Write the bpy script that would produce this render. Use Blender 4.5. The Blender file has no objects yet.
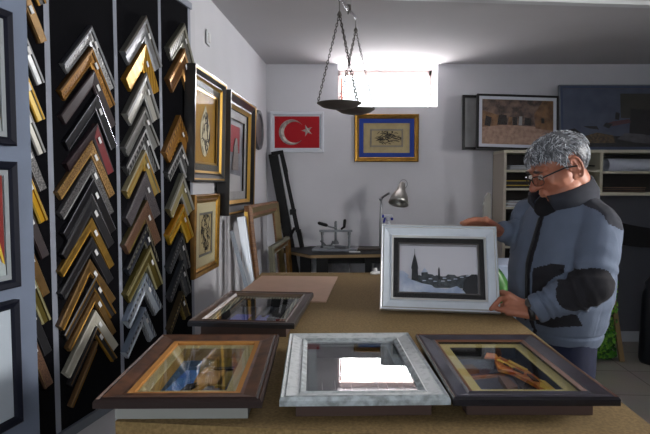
import bpy, math, random
from mathutils import Vector, Matrix, noise
random.seed(7)
S=bpy.context.scene
COL=S.collection
R=math.radians
V=Vector
# ------------------------------------------------------------------ camera
FPX=540.0; PITCH=math.atan(32/540); CZ=1.32
cam=bpy.data.cameras.new('camera'); camo=bpy.data.objects.new('camera',cam); COL.objects.link(camo)
camo.location=(0,0,CZ); camo.rotation_euler=(math.pi/2-PITCH,0,0)
cam.sensor_width=36; cam.lens=FPX/650*36; cam.clip_start=.05; S.camera=camo
_c,_s=math.cos(PITCH),math.sin(PITCH)
def ray(px,py):
    a=(px-325)/FPX; b=(217-py)/FPX
    return V((a,_c+b*_s,-_s+b*_c))
def onz(px,py,z):
    d=ray(px,py); t=(z-CZ)/d.z; return V((d.x*t,d.y*t,z))
def ony(px,py,y):
    d=ray(px,py); t=y/d.y; return V((d.x*t,y,CZ+d.z*t))
def onw(px,py,a,b):
    d=ray(px,py); t=a/(d.x-b*d.y); return V((d.x*t,d.y*t,CZ+d.z*t))
# ------------------------------------------------------------------ materials
def lin(c):
    return tuple(((v/255)/12.92 if v<=10 else (((v/255)+.055)/1.055)**2.4) for v in c)
MATS={}
def mat(name,rgb,rough=.6,metal=0,bump=0,bscale=60,var=0,vscale=8,rgb2=None,kind='noise',stretch=None,spec=.5,coat=0,dist=.002,cut=None):
    if name in MATS: return MATS[name]
    m=bpy.data.materials.new(name); m.use_nodes=True; nt=m.node_tree; N=nt.nodes; L=nt.links
    b=N['Principled BSDF']
    c1=lin(rgb)+(1,)
    b.inputs['Base Color'].default_value=c1; b.inputs['Roughness'].default_value=rough
    b.inputs['Metallic'].default_value=metal; b.inputs['Specular IOR Level'].default_value=spec
    b.inputs['Coat Weight'].default_value=coat
    tc=N.new('ShaderNodeTexCoord'); mp=N.new('ShaderNodeMapping'); L.new(tc.outputs['Object'],mp.inputs['Vector'])
    if stretch: mp.inputs['Scale'].default_value=stretch
    def tex(kind,scale):
        if kind=='voronoi':
            t=N.new('ShaderNodeTexVoronoi'); t.inputs['Scale'].default_value=scale; o=t.outputs['Distance']
        elif kind=='wave':
            t=N.new('ShaderNodeTexWave'); t.inputs['Scale'].default_value=scale; t.inputs['Distortion'].default_value=2; o=t.outputs['Fac']
        else:
            t=N.new('ShaderNodeTexNoise'); t.inputs['Scale'].default_value=scale; t.inputs['Detail'].default_value=5; o=t.outputs['Fac']
        L.new(mp.outputs['Vector'],t.inputs['Vector']); return o
    if rgb2 is not None or var:
        o=tex(kind,vscale); r=N.new('ShaderNodeValToRGB'); L.new(o,r.inputs['Fac'])
        c2=lin(rgb2)+(1,) if rgb2 is not None else tuple(v*(1-var) for v in c1[:3])+(1,)
        lo,hi=cut if cut else (.35,.65)
        r.color_ramp.elements[0].position=lo; r.color_ramp.elements[1].position=hi
        r.color_ramp.elements[0].color=c2; r.color_ramp.elements[1].color=c1
        L.new(r.outputs['Color'],b.inputs['Base Color'])
    if bump:
        o=tex('voronoi' if kind=='voronoi' else 'noise',bscale); bp=N.new('ShaderNodeBump'); bp.inputs['Strength'].default_value=bump
        bp.inputs['Distance'].default_value=dist; L.new(o,bp.inputs['Height']); L.new(bp.outputs['Normal'],b.inputs['Normal'])
    MATS[name]=m; return m
def glass(name,tint=(1,1,1),ior=1.5,gain=1.0):
    if name in MATS: return MATS[name]
    m=bpy.data.materials.new(name); m.use_nodes=True; nt=m.node_tree; N=nt.nodes; L=nt.links
    N.remove(N['Principled BSDF']); out=N['Material Output']
    t=N.new('ShaderNodeBsdfTransparent'); t.inputs['Color'].default_value=tint+(1,)
    g=N.new('ShaderNodeBsdfGlossy'); g.inputs['Roughness'].default_value=.01
    f=N.new('ShaderNodeLayerWeight'); f.inputs['Blend'].default_value=.5; f0=((ior-1)/(ior+1))**2
    pw=N.new('ShaderNodeMath'); pw.operation='POWER'; pw.inputs[1].default_value=5; L.new(f.outputs['Facing'],pw.inputs[0])
    mx=N.new('ShaderNodeMixShader'); mu=N.new('ShaderNodeMath'); mu.operation='MULTIPLY_ADD'; mu.inputs[1].default_value=(1-f0)*gain; mu.inputs[2].default_value=f0*gain; mu.use_clamp=True
    L.new(pw.outputs[0],mu.inputs[0]); L.new(mu.outputs[0],mx.inputs[0]); L.new(t.outputs[0],mx.inputs[1]); L.new(g.outputs[0],mx.inputs[2]); L.new(mx.outputs[0],out.inputs[0])
    MATS[name]=m; return m
# ------------------------------------------------------------------ mesh builder
class MB:
    def __init__(s,M=None): s.v=[];s.f=[];s.m=[];s.M=M
    def pts(s,ps):
        i=len(s.v); s.v+= [ (s.M@V(p)) if s.M else V(p) for p in ps]; return i
    def face(s,idx,m=0): s.f.append(tuple(idx)); s.m.append(m)
    def box(s,c,d,m=0,rz=0,bev=0):
        x,y,z=[k/2 for k in d]; co,si=math.cos(rz),math.sin(rz)
        P=[]
        if bev:
            b=min(bev,x*.9,y*.9)
            prof=[(x-b,-y),(x,-y+b),(x,y-b),(x-b,y),(-x+b,y),(-x,y-b),(-x,-y+b),(-x+b,-y)]
            zb=min(b,z*.9)
            def sh(pr,k): return [(px-math.copysign(k,px)if abs(px)>k else px,py-math.copysign(k,py)if abs(py)>k else py) for px,py in pr]
            rings=[(sh(prof,zb),-z),(prof,-z+zb),(prof,z-zb),(sh(prof,zb),z)]
            base=[]
            for pr,zz in rings:
                base.append(s.pts([(c[0]+a*co-q*si,c[1]+a*si+q*co,c[2]+zz) for a,q in pr]))
            n=8
            for k in range(3):
                for j in range(n): s.face((base[k]+j,base[k]+(j+1)%n,base[k+1]+(j+1)%n,base[k+1]+j),m)
            s.face([base[0]+j for j in range(n)][::-1],m); s.face([base[3]+j for j in range(n)],m)
            return
        for zz in (-z,z):
            for a,q in ((-x,-y),(x,-y),(x,y),(-x,y)): P.append((c[0]+a*co-q*si,c[1]+a*si+q*co,c[2]+zz))
        i=s.pts(P)
        for f in ((3,2,1,0),(4,5,6,7),(0,1,5,4),(1,2,6,5),(2,3,7,6),(3,0,4,7)): s.face([i+k for k in f],m)
    def hexa(s,P,m=0):
        i=s.pts(P)
        for f in ((3,2,1,0),(4,5,6,7),(0,1,5,4),(1,2,6,5),(2,3,7,6),(3,0,4,7)): s.face([i+k for k in f],m)
    def bar(s,a,b,w,h,up=(0,0,1),m=0):
        a=V(a);b=V(b);d=(b-a).normalized();u=V(up); x=d.cross(u)
        if x.length<1e-4: x=d.cross(V((1,0,0)))
        x.normalize(); u=x.cross(d).normalized()
        P=[]
        for p in (a,b):
            for q,r_ in ((-1,-1),(1,-1),(1,1),(-1,1)): P.append(p+x*q*w/2+u*r_*h/2)
        s.hexa(P,m)
    def prism(s,poly,z0,z1,m=0):
        n=len(poly); a=s.pts([(x,y,z0) for x,y in poly]); b=s.pts([(x,y,z1) for x,y in poly])
        ar=sum(poly[i][0]*poly[(i+1)%n][1]-poly[(i+1)%n][0]*poly[i][1] for i in range(n))
        if ar>0:
            s.face([a+k for k in range(n)][::-1],m); s.face([b+k for k in range(n)],m)
            for k in range(n): s.face((a+k,a+(k+1)%n,b+(k+1)%n,b+k),m)
        else:
            s.face([a+k for k in range(n)],m); s.face([b+k for k in range(n)][::-1],m)
            for k in range(n): s.face((a+(k+1)%n,a+k,b+k,b+(k+1)%n),m)
    def rings(s,rs,m=0,closed=True,cap=True,loop=False):
        idx=[s.pts(r) for r in rs]; n=len(rs[0])
        K=len(rs) if loop else len(rs)-1
        for k in range(K):
            a,b=idx[k],idx[(k+1)%len(rs)]
            for j in range(n if closed else n-1): s.face((a+j,a+(j+1)%n,b+(j+1)%n,b+j),m)
        if cap and not loop:
            s.face([idx[0]+j for j in range(n)][::-1],m); s.face([idx[-1]+j for j in range(n)],m)
    def tube(s,path,rad,n=8,m=0,flat=1.0,up=(0,0,1),ends=True):
        path=[V(p) for p in path]
        if not isinstance(rad,(list,tuple)): rad=[rad]*len(path)
        rs=[]; u=None
        for i,p in enumerate(path):
            d=(path[min(i+1,len(path)-1)]-path[max(i-1,0)]).normalized()
            if u is None:
                u=V(up)
                if abs(d.dot(u))>.95: u=V((1,0,0))
            x=d.cross(u).normalized(); u=x.cross(d).normalized()
            rs.append((p,d,x,u,rad[i]))
        out=[]
        def ring(p,x,u,r_): return [p+x*math.cos(t)*r_+u*math.sin(t)*r_*flat for t in [2*math.pi*k/n for k in range(n)]]
        if ends:
            p,d,x,u_,r_=rs[0]; out+=[ring(p-d*r_*.9,x,u_,r_*.4),ring(p-d*r_*.55,x,u_,r_*.83)]
        for p,d,x,u_,r_ in rs: out.append(ring(p,x,u_,r_))
        if ends:
            p,d,x,u_,r_=rs[-1]; out+=[ring(p+d*r_*.55,x,u_,r_*.83),ring(p+d*r_*.9,x,u_,r_*.4)]
        s.rings(out,m)
    def ell(s,c,r,m=0,rot=None,n=14,k=9):
        c=V(c); rs=[]
        for i in range(k):
            t=math.pi*(i+.25)/(k-.5); rr=math.sin(t); z=-math.cos(t)
            ring=[]
            for j in range(n):
                a=2*math.pi*j/n; p=V((r[0]*rr*math.cos(a),r[1]*rr*math.sin(a),r[2]*z))
                if rot: p=rot@p
                ring.append(c+p)
            rs.append(ring)
        s.rings(rs,m)
    def lathe(s,c,prof,n=28,m=0,rot=None,cap=True):
        c=V(c); rs=[]
        for r_,z in prof:
            ring=[]
            for j in range(n):
                a=2*math.pi*j/n; p=V((r_*math.cos(a),r_*math.sin(a),z))
                if rot: p=rot@p
                ring.append(c+p)
            rs.append(ring)
        s.rings(rs,m,cap=cap)
    def frame(s,w,h,prof,ox=0,oy=0):
        # rectangular mitred moulding; prof = [(t from outer edge, z, mat)]
        def ring(t,z): return [(ox-w/2+t,oy+t,z),(ox+w/2-t,oy+t,z),(ox+w/2-t,oy+h-t,z),(ox-w/2+t,oy+h-t,z)]
        idx=[s.pts(ring(t,z)) for t,z,_ in prof]; n=len(prof)
        for k in range(n):
            a,b=idx[k],idx[(k+1)%n]; mm=prof[k][2]
            for j in range(4): s.face((a+j,a+(j+1)%4,b+(j+1)%4,b+j),mm)
W={}
def build(mb,name,mats,parent=None,origin=None,smooth=False,auto=None):
    if parent is not None: o0=W[parent.name]
    elif origin is not None: o0=V(origin)
    else:
        xs=[p.x for p in mb.v]; ys=[p.y for p in mb.v]; zs=[p.z for p in mb.v]
        o0=V(((min(xs)+max(xs))/2,(min(ys)+max(ys))/2,min(zs)))
    me=bpy.data.meshes.new(name); me.from_pydata([tuple(p-o0) for p in mb.v],[],mb.f)
    if not isinstance(mats,(list,tuple)): mats=[mats]
    for m in mats: me.materials.append(m)
    me.polygons.foreach_set('material_index',mb.m)
    if smooth: me.polygons.foreach_set('use_smooth',[True]*len(me.polygons))
    me.validate(); me.update()
    import bmesh
    bm=bmesh.new(); bm.from_mesh(me); bmesh.ops.recalc_face_normals(bm,faces=bm.faces); bm.to_mesh(me); bm.free()
    o=bpy.data.objects.new(name,me); COL.objects.link(o)
    if auto:
        try: me.set_sharp_from_angle(angle=R(auto))
        except Exception: pass
    if parent is not None: o.parent=parent
    else: o.location=o0
    W[o.name]=o0
    return o
def tag(o,label,cat,group=None,kind=None):
    if label: o['label']=label
    if cat: o['category']=cat
    if group: o['group']=group
    if kind: o['kind']=kind
    return o
def thing(name,label,cat,loc,group=None):
    o=bpy.data.objects.new(name,None); COL.objects.link(o); o.location=loc; o.empty_display_size=.1
    W[o.name]=V(loc); return tag(o,label,cat,group)
def struct(mb,name,m,smooth=False,parent=None):
    o=build(mb,name,m,parent=parent,smooth=smooth)
    if parent is None: o['kind']='structure'
    return o
# ------------------------------------------------------------------ base materials
wallm=mat('wall_paint',(205,205,210),.9,bump=.15,bscale=40,var=.05,vscale=3)
ceilm=mat('ceiling_paint',(186,184,186),.95,bump=.1,bscale=30,var=.05,vscale=2)
trimw=mat('white_trim',(200,202,204),.5)
black=mat('black_paint',(11,11,12),.55,spec=.3)
blackfelt=mat('black_felt',(9,9,13),.95,spec=.1,bump=.3,bscale=300)
alu=mat('aluminium_strip',(150,155,168),.45,.3)
steel=mat('steel',(150,152,155),.35,.9)
chrome=mat('bright_metal',(215,215,218),.2,1)
darkmetal=mat('tarnished_brass',(84,80,76),.5,.4,bump=.3,bscale=40)
gold=mat('gold_leaf',(176,132,52),.35,.75,bump=.3,bscale=90,var=.35,vscale=30)
goldd=mat('dark_gold',(120,84,36),.4,.55,var=.4,vscale=40)
silverl=mat('silver_leaf',(175,175,172),.35,.7,bump=.3,bscale=120,var=.25,vscale=40)
paper=mat('white_paper',(215,215,215),.8)
kraft=mat('kraft_board',(140,115,72),.95,bump=.4,bscale=250,rgb2=(114,92,54),vscale=160,dist=.001)
pink=mat('pink_cardboard',(206,172,150),.85,var=.06,vscale=12)
cream=mat('cream_laminate',(190,186,165),.55)
woodm=mat('oak_wood',(128,84,44),.5,bump=.2,bscale=40,rgb2=(96,60,30),vscale=9,stretch=(1,1,12))
walnut=mat('walnut_moulding',(100,62,38),.5,bump=.15,bscale=50,rgb2=(64,38,24),vscale=30)
# ------------------------------------------------------------------ room
CEI=2.31; YB=4.5
XA=lambda y:-.858+.0833*y
XB=lambda y:-1.255+.2315*y
YK=2.68
XR=2.95; YF=-1.3
def slab(P,m=0,mb=None,t=V((0,0,0))):
    mb=mb or MB(); mb.hexa([V(p) for p in P]+[V(p)+t for p in P],m); return mb
floorm=None
def tiles():
    m=bpy.data.materials.new('floor_tiles'); m.use_nodes=True; nt=m.node_tree;N=nt.nodes;L=nt.links;b=N['Principled BSDF']
    tc=N.new('ShaderNodeTexCoord'); mp=N.new('ShaderNodeMapping'); mp.inputs['Rotation'].default_value=(0,0,.06)
    br=N.new('ShaderNodeTexBrick'); br.offset=0; br.inputs['Scale'].default_value=1
    br.inputs['Brick Width'].default_value=.45; br.inputs['Row Height'].default_value=.45; br.inputs['Mortar Size'].default_value=.004
    br.inputs['Color1'].default_value=lin((160,155,146))+(1,); br.inputs['Color2'].default_value=lin((152,147,138))+(1,); br.inputs['Mortar'].default_value=lin((84,80,74))+(1,)
    L.new(tc.outputs['Object'],mp.inputs['Vector']); L.new(mp.outputs['Vector'],br.inputs['Vector'])
    no=N.new('ShaderNodeTexNoise'); no.inputs['Scale'].default_value=4; mx=N.new('ShaderNodeMixRGB'); mx.blend_type='MULTIPLY'; mx.inputs['Fac'].default_value=.25
    L.new(mp.outputs['Vector'],no.inputs['Vector']); L.new(br.outputs['Color'],mx.inputs['Color1']); L.new(no.outputs['Color'],mx.inputs['Color2']); L.new(mx.outputs['Color'],b.inputs['Base Color'])
    b.inputs['Roughness'].default_value=.35
    return m
mb=MB(); mb.box(((XR-1.6)/2,(YF+YB)/2,-.05),(XR+1.8,YB-YF+.4,.1)); struct(mb,'floor',tiles())
# ceiling (with hole-free slab reaching over the window recess)
mb=MB(); mb.box(((XR-1.6)/2,(YF+YB+.35)/2,CEI+.05),(XR+1.8,YB-YF+.75,.1)); struct(mb,'ceiling',ceilm)
# back wall with window recess
wx0,wx1,wz0=.107,.926,1.965
T=.38
mb=MB()
def wbox(x0,x1,z0,z1): mb.box(((x0+x1)/2,YB+T/2,(z0+z1)/2),(x1-x0,T,z1-z0))
wbox(-.6,wx0,0,CEI); wbox(wx1,XR+.1,0,CEI); wbox(wx0,wx1,0,wz0)
struct(mb,'wall_back',wallm)
# window in the recess
winpaint=mat('window_frame_paint',(214,196,190),.5)
mb=MB(); a0,a1,b0,b1=wx0,wx1,wz0,CEI; yw=YB+.27
for (c,d) in (((a0+.012,yw,(b0+b1)/2),(.024,.04,b1-b0)),((a1-.012,yw,(b0+b1)/2),(.024,.04,b1-b0)),(((a0+a1)/2,yw,b0+.011),(a1-a0,.04,.022)),(((a0+a1)/2,yw,b1-.022),(a1-a0,.04,.044))): mb.box(c,d)
wf=struct(mb,'window_1',winpaint)
mb=MB(); mb.box(((a0+a1)/2,yw-.005,(b0+b1)/2-.01),(a1-a0-.048,.004,b1-b0-.064)); build(mb,'pane',glass('window_glass'),wf)
mb=MB()
rr=b0+.03
mb.box(((a0+a1)/2-.02,yw-.02,rr),(.62,.012,.01)); mb.box((a0+.035,yw-.02,(b0+b1)/2-.01),(.016,.012,.24)); mb.box((a1-.04,yw-.02,(b0+b1)/2-.01),(.008,.012,.2))
build(mb,'sash_rail',mat('rusty_sash',(178,104,84),.6),wf)
mb=MB(); mb.ell(((a0+a1)/2-.06,yw-.03,b1-.045),(.02,.015,.02)); build(mb,'latch',trimw,wf)
# left wall, two segments, plus a near pier
def wallseg(Xf,y0,y1,name,m,off=0,th=.25):
    p0=V((Xf(y0)+off,y0,0));p1=V((Xf(y1)+off,y1,0)); t=V((-th,0,0)); up=V((0,0,CEI))
    mb=MB(); mb.hexa([p0,p1,p1+t,p0+t,p0+up,p1+up,p1+t+up,p0+t+up]); return struct(mb,name,m)
wallseg(XA,YK,YB+.2,'wall_left',wallm)
wallseg(XB,YF-.1,YK+.001,'wall_left_near',wallm,th=.3)
pier=mat('grey_blue_board',(112,123,143),.8,bump=.15,bscale=60,var=.04,vscale=6)
n_d=V((1,-.2315,0)).normalized(); t_d=V((.2315,1,0)).normalized()
PB=lambda y:-1.165+.2315*y
ype=onw(32,186,-1.165,.2315)
p1=V((ype.x,ype.y,0)); p0=V((PB(YF),YF,0)); up=V((0,0,CEI)); tk=-n_d*.09
mb=MB(); mb.hexa([p0,p1,p1+tk,p0+tk,p0+up,p1+up,p1+tk+up,p0+tk+up]); struct(mb,'wall_pier',pier)
# right wall with window opening, front wall with a glazed opening
def wall_hole(name,axis,at,th,r0,r1,h0,h1,lo,hi,m):
    mb=MB()
    def add(u0,u1,z0,z1):
        if u1<=u0 or z1<=z0: return
        if axis=='x': mb.box((at+th/2,(u0+u1)/2,(z0+z1)/2),(abs(th),u1-u0,z1-z0))
        else: mb.box(((u0+u1)/2,at+th/2,(z0+z1)/2),(u1-u0,abs(th),z1-z0))
    add(lo,r0,0,CEI); add(r1,hi,0,CEI); add(r0,r1,0,h0); add(r0,r1,h1,CEI)
    return struct(mb,name,m)
RW=(.75,1.75,1.45,2.1)
wall_hole('wall_right','x',XR,.45,RW[0],RW[1],RW[2],RW[3],YF-.1,YB+.3,wallm)
FW=(-1.3,.2,.75,2.15)
wall_hole('wall_front','y',YF,-.2,FW[0],FW[1],FW[2],FW[3],-1.9,XR+.1,wallm)
for nm,c,d,ax in (('window_2',(XR+.4,(RW[0]+RW[1])/2,(RW[2]+RW[3])/2),(RW[1]-RW[0],RW[3]-RW[2]),'x'),('window_3',((FW[0]+FW[1])/2,YF-.16,(FW[2]+FW[3])/2),(FW[1]-FW[0],FW[3]-FW[2]),'y')):
    mb=MB(); w,h=d
    for u,z,du,dz in ((-w/2+.02,0,.04,h),(w/2-.02,0,.04,h),(0,-h/2+.02,w,.04),(0,h/2-.02,w,.04),(0,0,.04,h)):
        if ax=='x': mb.box((c[0],c[1]+u,c[2]+z),(.04,du,dz))
        else: mb.box((c[0]+u,c[1],c[2]+z),(du,.04,dz))
    struct(mb,nm,trimw)
# baseboard, ceiling duct, switch
mb=MB(); mb.box(((1.3+XR)/2,YB-.008,.045),(XR-1.3,.014,.09)); struct(mb,'baseboard_back',mat('pale_skirting',(170,176,184),.4))
mb=MB(); mb.bar((.25,2.86,CEI-.012),(XR,3.10,CEI-.012),.05,.022); struct(mb,'trim_1',trimw)
sp=onw(207,38,-.858,.0833)
t=thing('light_switch','small white light switch high on the left wall above the framed calligraphy','switch',sp)
mb=MB(); mb.box((sp.x+.006,sp.y,sp.z),(.01,.075,.075),bev=.004); build(mb,'switch_plate',trimw,t)
mb=MB(); mb.box((sp.x+.013,sp.y,sp.z),(.008,.035,.05),bev=.003); build(mb,'rocker',paper,t)
# ------------------------------------------------------------------ pictures
def basis(o,x,y):
    x=V(x).normalized(); y=V(y); y=(y-x*y.dot(x)).normalized(); z=x.cross(y)
    return Matrix(((x.x,y.x,z.x,o[0]),(x.y,y.y,z.y,o[1]),(x.z,y.z,z.z,o[2]),(0,0,0,1)))
clear=glass('picture_glass',ior=1.45,gain=.8); soft=glass('non_reflective_glass',ior=1.4,gain=.04)
def art_polys(mb,w,h,x0,y0,z,polys):
    # polys: (mat index, lift, thickness, [(u,v)...]) in 0..1 of the opening
    for m,l,th,pl in polys: mb.prism([(x0+u*w,y0+v*h) for u,v in pl],z+l,z+l+th,m)
def picture(name,label,cat,M,w,h,fw,prof,fmats,mats_border=(),art=None,artm=None,artz=.006,glassz=None,back=None,group=None,loc=None,art_back=None,gl=clear,boxdepth=0,extra=None):
    M=M; loc=loc or (M@V((0,0,0)))
    t=thing(name,label,cat,loc,group)
    mb=MB(M); mb.frame(w,h,prof); build(mb,'moulding',fmats,t)
    x=fw; z=artz
    for i,(bw,bm,lift) in enumerate(mats_border):
        mb=MB(M); mb.frame(w-2*x+.006,h-2*x+.006,[(0,z+lift,0),(0,z+lift+.0025,0),(bw+.003,z+lift+.0025,0),(bw+.003,z+lift,0)],oy=x-.003); build(mb,'mat_border',bm,t); x+=bw
    iw,ih=w-2*x,h-2*x
    if art_back is not None:
        mb=MB(M); mb.box((0,h/2,artz-boxdepth-.002),(iw+.004+(.02 if boxdepth else 0),ih+.004+(.02 if boxdepth else 0),.003))
        if art: art_polys(mb,iw,ih,-iw/2,x,artz-boxdepth-.0005,art)
        build(mb,'artwork',[art_back]+(artm or []),t)
    if boxdepth:
        mb=MB(M); mb.frame(iw+.02,ih+.02,[(0,artz-boxdepth,0),(0,artz,0),(.008,artz,0),(.008,artz-boxdepth,0)],oy=x-.01); build(mb,'inner_lining',extra or black,t)
    mb=MB(M); mb.box((0,h/2,.002-(boxdepth+.0075 if boxdepth else .0)),(w-fw*1.2,h-fw*1.2,.004)); build(mb,'backing_board',back or kraft,t)
    if glassz is not None:
        mb=MB(M); mb.box((0,h/2,glassz),(w-2*fw+.004,h-2*fw+.004,.002)); build(mb,'glass_pane',gl,t)
    return t
def strokes(mb,w,h,cx,cy,z,n,seed,m,th=.003,oval=True,rad=.0022):
    r=random.Random(seed)
    for k in range(n):
        while True:
            u=r.uniform(-1,1);v=r.uniform(-1,1)
            if not oval or u*u+v*v<.8: break
        a=r.uniform(-.5,.9); L=r.uniform(.12,.32)
        p=[]; cur=r.uniform(-2.5,2.5); x,y=cx+u*w/2,cy+v*h/2
        for i in range(7):
            p.append((x,y,z)); x+=math.cos(a)*L*w/7; y+=math.sin(a)*L*h/5; a+=cur/6
            if oval:
                e=math.hypot((x-cx)/(w/2),(y-cy)/(h/2))
                if e>1: x=cx+(x-cx)/e; y=cy+(y-cy)/e
        mb.tube(p,[rad*q for q in (.4,.9,1.2,1,1.2,.8,.3)],n=5,m=m,flat=.4)
# --- Turkish flag picture
Mb=basis((-.231,4.496,1.587),(1,0,0),(0,0,1))
red=mat('red_felt',(165,16,28),.9,bump=.3,bscale=300)
t=picture('flag_picture','white framed red flag with silver crescent and star on back wall','picture',Mb,.446,.335,.038,
  [(0,0,0),(0,.02,0),(.006,.026,0),(.024,.024,1),(.03,.014,0),(.038,.012,1),(.038,0,0)],[mat('white_lacquer',(205,208,215),.4),mat('cool_white_step',(176,184,196),.4)],
  art_back=red,artz=.008)
pearl=mat('silver_relief',(196,190,182),.35,.4,bump=.8,bscale=45,rgb2=(150,142,134),vscale=40,dist=.004)
mb=MB(Mb); cx,cy=-.045,.1675; R1=.105; R2=.086; off=.024
def cres():
    n=28; top=math.acos(max(-1,min(1,(R1*R1-R2*R2+off*off)/(2*off*R1)))) 
    out=[(cx+R1*math.cos(a),cy+R1*math.sin(a)) for a in [top+(2*math.pi-2*top)*k/n for k in range(n+1)]]
    b=math.atan2(R1*math.sin(top),R1*math.cos(top)-off)
    inn=[(cx+off+R2*math.cos(a),cy+R2*math.sin(a)) for a in [b+(2*math.pi-2*b)*k/n for k in range(n+1)]]
    return out,inn
o_,i_=cres()
rs=[]
for a,b in zip(o_,i_):
    mx=((a[0]+b[0])/2,(a[1]+b[1])/2); rs.append([(a[0],a[1],.009),(mx[0],mx[1],.009+.35*math.hypot(a[0]-b[0],a[1]-b[1])+.001),(b[0],b[1],.009)])
mb.rings(rs); build(mb,'crescent',pearl,t)
mb=MB(Mb); sx,sy=.083,.181; ring=[]
for k in range(10):
    a=math.pi+k*math.pi/5; q=.05 if k%2==0 else .0185; ring.append((sx+q*math.cos(a),sy+q*math.sin(a),.009))
i=mb.pts(ring+[(sx,sy,.021)])
for k in range(10): mb.face((i+k,i+(k+1)%10,i+10))
mb.face([i+k for k in range(10)][::-1]); build(mb,'star',pearl,t)
# --- calligraphy on the back wall
Mb=basis((.508,4.496,1.511),(1,0,0),(0,0,1))
ink=mat('black_ink',(40,36,34),.7); blue=mat('blue_mat',(32,60,140),.85); tanp=mat('aged_paper',(176,160,118),.85,var=.12,vscale=25)
profA=lambda d,a=0,b=1:[(0,0,a),(0,d*.8,a),(.006,d,b),(.02,d*.75,a),(.03,d*.8,b),(.04,d*.5,a),(.04,0,a)]
t=picture('calligraphy_picture','gold framed calligraphy with a wide blue mat on back wall','picture',Mb,.53,.392,.04,profA(.026,0,1),[mat('antique_gold',(140,104,44),.38,.7,var=.5,vscale=12,bump=.3,bscale=80),gold],
  mats_border=((.034,blue,.004),),art_back=tanp,artz=.008)
mb=MB(Mb); 
for q,(ww,hh) in enumerate(((.27,.145),(.255,.13))):
    mb.frame(ww,hh,[(0,.0085,0),(0,.0105,0),(.003,.0105,0),(.003,.0085,0)],oy=.196-hh/2)
build(mb,'ruled_border',mat('grey_blue_rule',(92,100,122),.8),t)
mb=MB(Mb); strokes(mb,.24,.115,0,.196,.0105,60,3,0,rad=.0027); build(mb,'calligraphy',ink,t)
# --- left wall pictures
dA=V((.0833,1,0)).normalized()
def wallM(y0,y1,z0,tilt=.03,off=.012):
    # x axis runs along the wall away from camera would mirror: viewer looks from +X side => right = +Y
    ym=(y0+y1)/2; o=V((XA(ym)+off,ym,z0)); up=V((tilt,0,1))
    return basis(o,dA,up)
bk1=mat('black_lacquer_moulding',(22,20,20),.3,coat=.3)
goldline=mat('gold_slip',(190,150,70),.35,.7)
ochre=mat('ochre_backing',(176,136,44),.8,rgb2=(150,110,40),vscale=6); mirror_grey=mat('grey_silk',(150,150,150),.6,var=.2,vscale=9)
def prof_deep(w,d): return [(0,0,0),(0,d,0),(.008,d,1),(.016,d*.96,0),(w*.6,d*.7,0),(w*.75,d*.72,1),(w,d*.5,0),(w,0,0)]
M1=wallM(2.450,2.987,1.338)
t=picture('calligraphy_picture','black and gold framed oval calligraphy, large, high on left wall','picture',M1,0.537,0.527,.055,prof_deep(.055,.05),[bk1,goldline],
  mats_border=((.03,mat('dark_grey_mat',(80,78,72),.8),.012),(.012,goldline,.008)),art_back=ochre,artz=.012,glassz=.03,gl=soft)
mb=MB(M1); pl=[(0+.09*math.cos(a)*(1 if math.sin(a)<0 else max(.08,1-math.sin(a)**2*.9)),.26+.15*math.sin(a)) for a in [2*math.pi*k/32 for k in range(32)]]; mb.prism([(x_*.85,y_*.85+.03) for x_,y_ in pl],.0125,.0145); build(mb,'medallion',mat('pale_parchment',(190,180,150),.8),t)
mb=MB(M1); strokes(mb,.15,.22,0,.24,.0155,40,5,0,rad=.003); build(mb,'calligraphy',ink,t)
M2=wallM(2.970,3.627,1.152)
t=picture('memorial_picture','black and gold deep frame with red panel and figure, left wall by corner','picture',M2,0.657,0.688,.08,prof_deep(.08,.07),[bk1,goldline],
  mats_border=((.05,mirror_grey,.01),),art_back=mat('pale_grey_print',(150,152,158),.6,rgb2=(105,108,116),vscale=6),artz=.012,glassz=.04,gl=soft,
  art=[(1,.001,.004,[(.0,.55),(.75,.55),(.75,.92),(.0,.92)]),(2,.006,.004,[(.3,.3),(.36,.62),(.45,.75),(.55,.75),(.62,.6),(.66,.3)]),(3,.001,.003,[(.1,.0),(.9,.0),(.85,.22),(.15,.25)])],artm=[mat('red_print',(140,22,34),.7),mat('grey_figure',(120,112,110),.7),mat('silver_trim',(170,170,172),.5)])
M3=wallM(2.505,2.911,0.877)
t=picture('calligraphy_picture','gold framed patterned calligraphy hanging low beside the moulding display','picture',M3,0.406,0.398,.045,profA(.03,0,1)[:-2]+[(.045,.012,0),(.045,0,0)],[mat('warm_gold',(140,102,50),.4,.6,var=.3,vscale=20),gold],
  mats_border=((.045,mat('beige_mat',(186,176,140),.85),.004),(.012,mat('grey_slip',(110,108,100),.8),.002)),art_back=tanp,artz=.01,glassz=.018,gl=soft)
mb=MB(M3); strokes(mb,.16,.24,0,.21,.0115,70,9,0,rad=.0022); build(mb,'calligraphy',ink,t)
# round mirror edge near the corner on left wall
pm=onw(255.5,130,-.858,.0833)
mb=MB(); rot=basis((0,0,0),dA,(0,0,1)).to_3x3()
mb.lathe((pm.x+.005,pm.y,pm.z),[(.0,0),(.14,0),(.15,.012),(.145,.03),(.12,.03),(.115,.02),(0,.02)],n=36,rot=rot)
tag(build(mb,'wall_clock',[mat('grey_rim',(92,94,98),.4,.3)],origin=pm),'round grey wall clock seen edge-on on left wall near the corner','clock')
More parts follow.
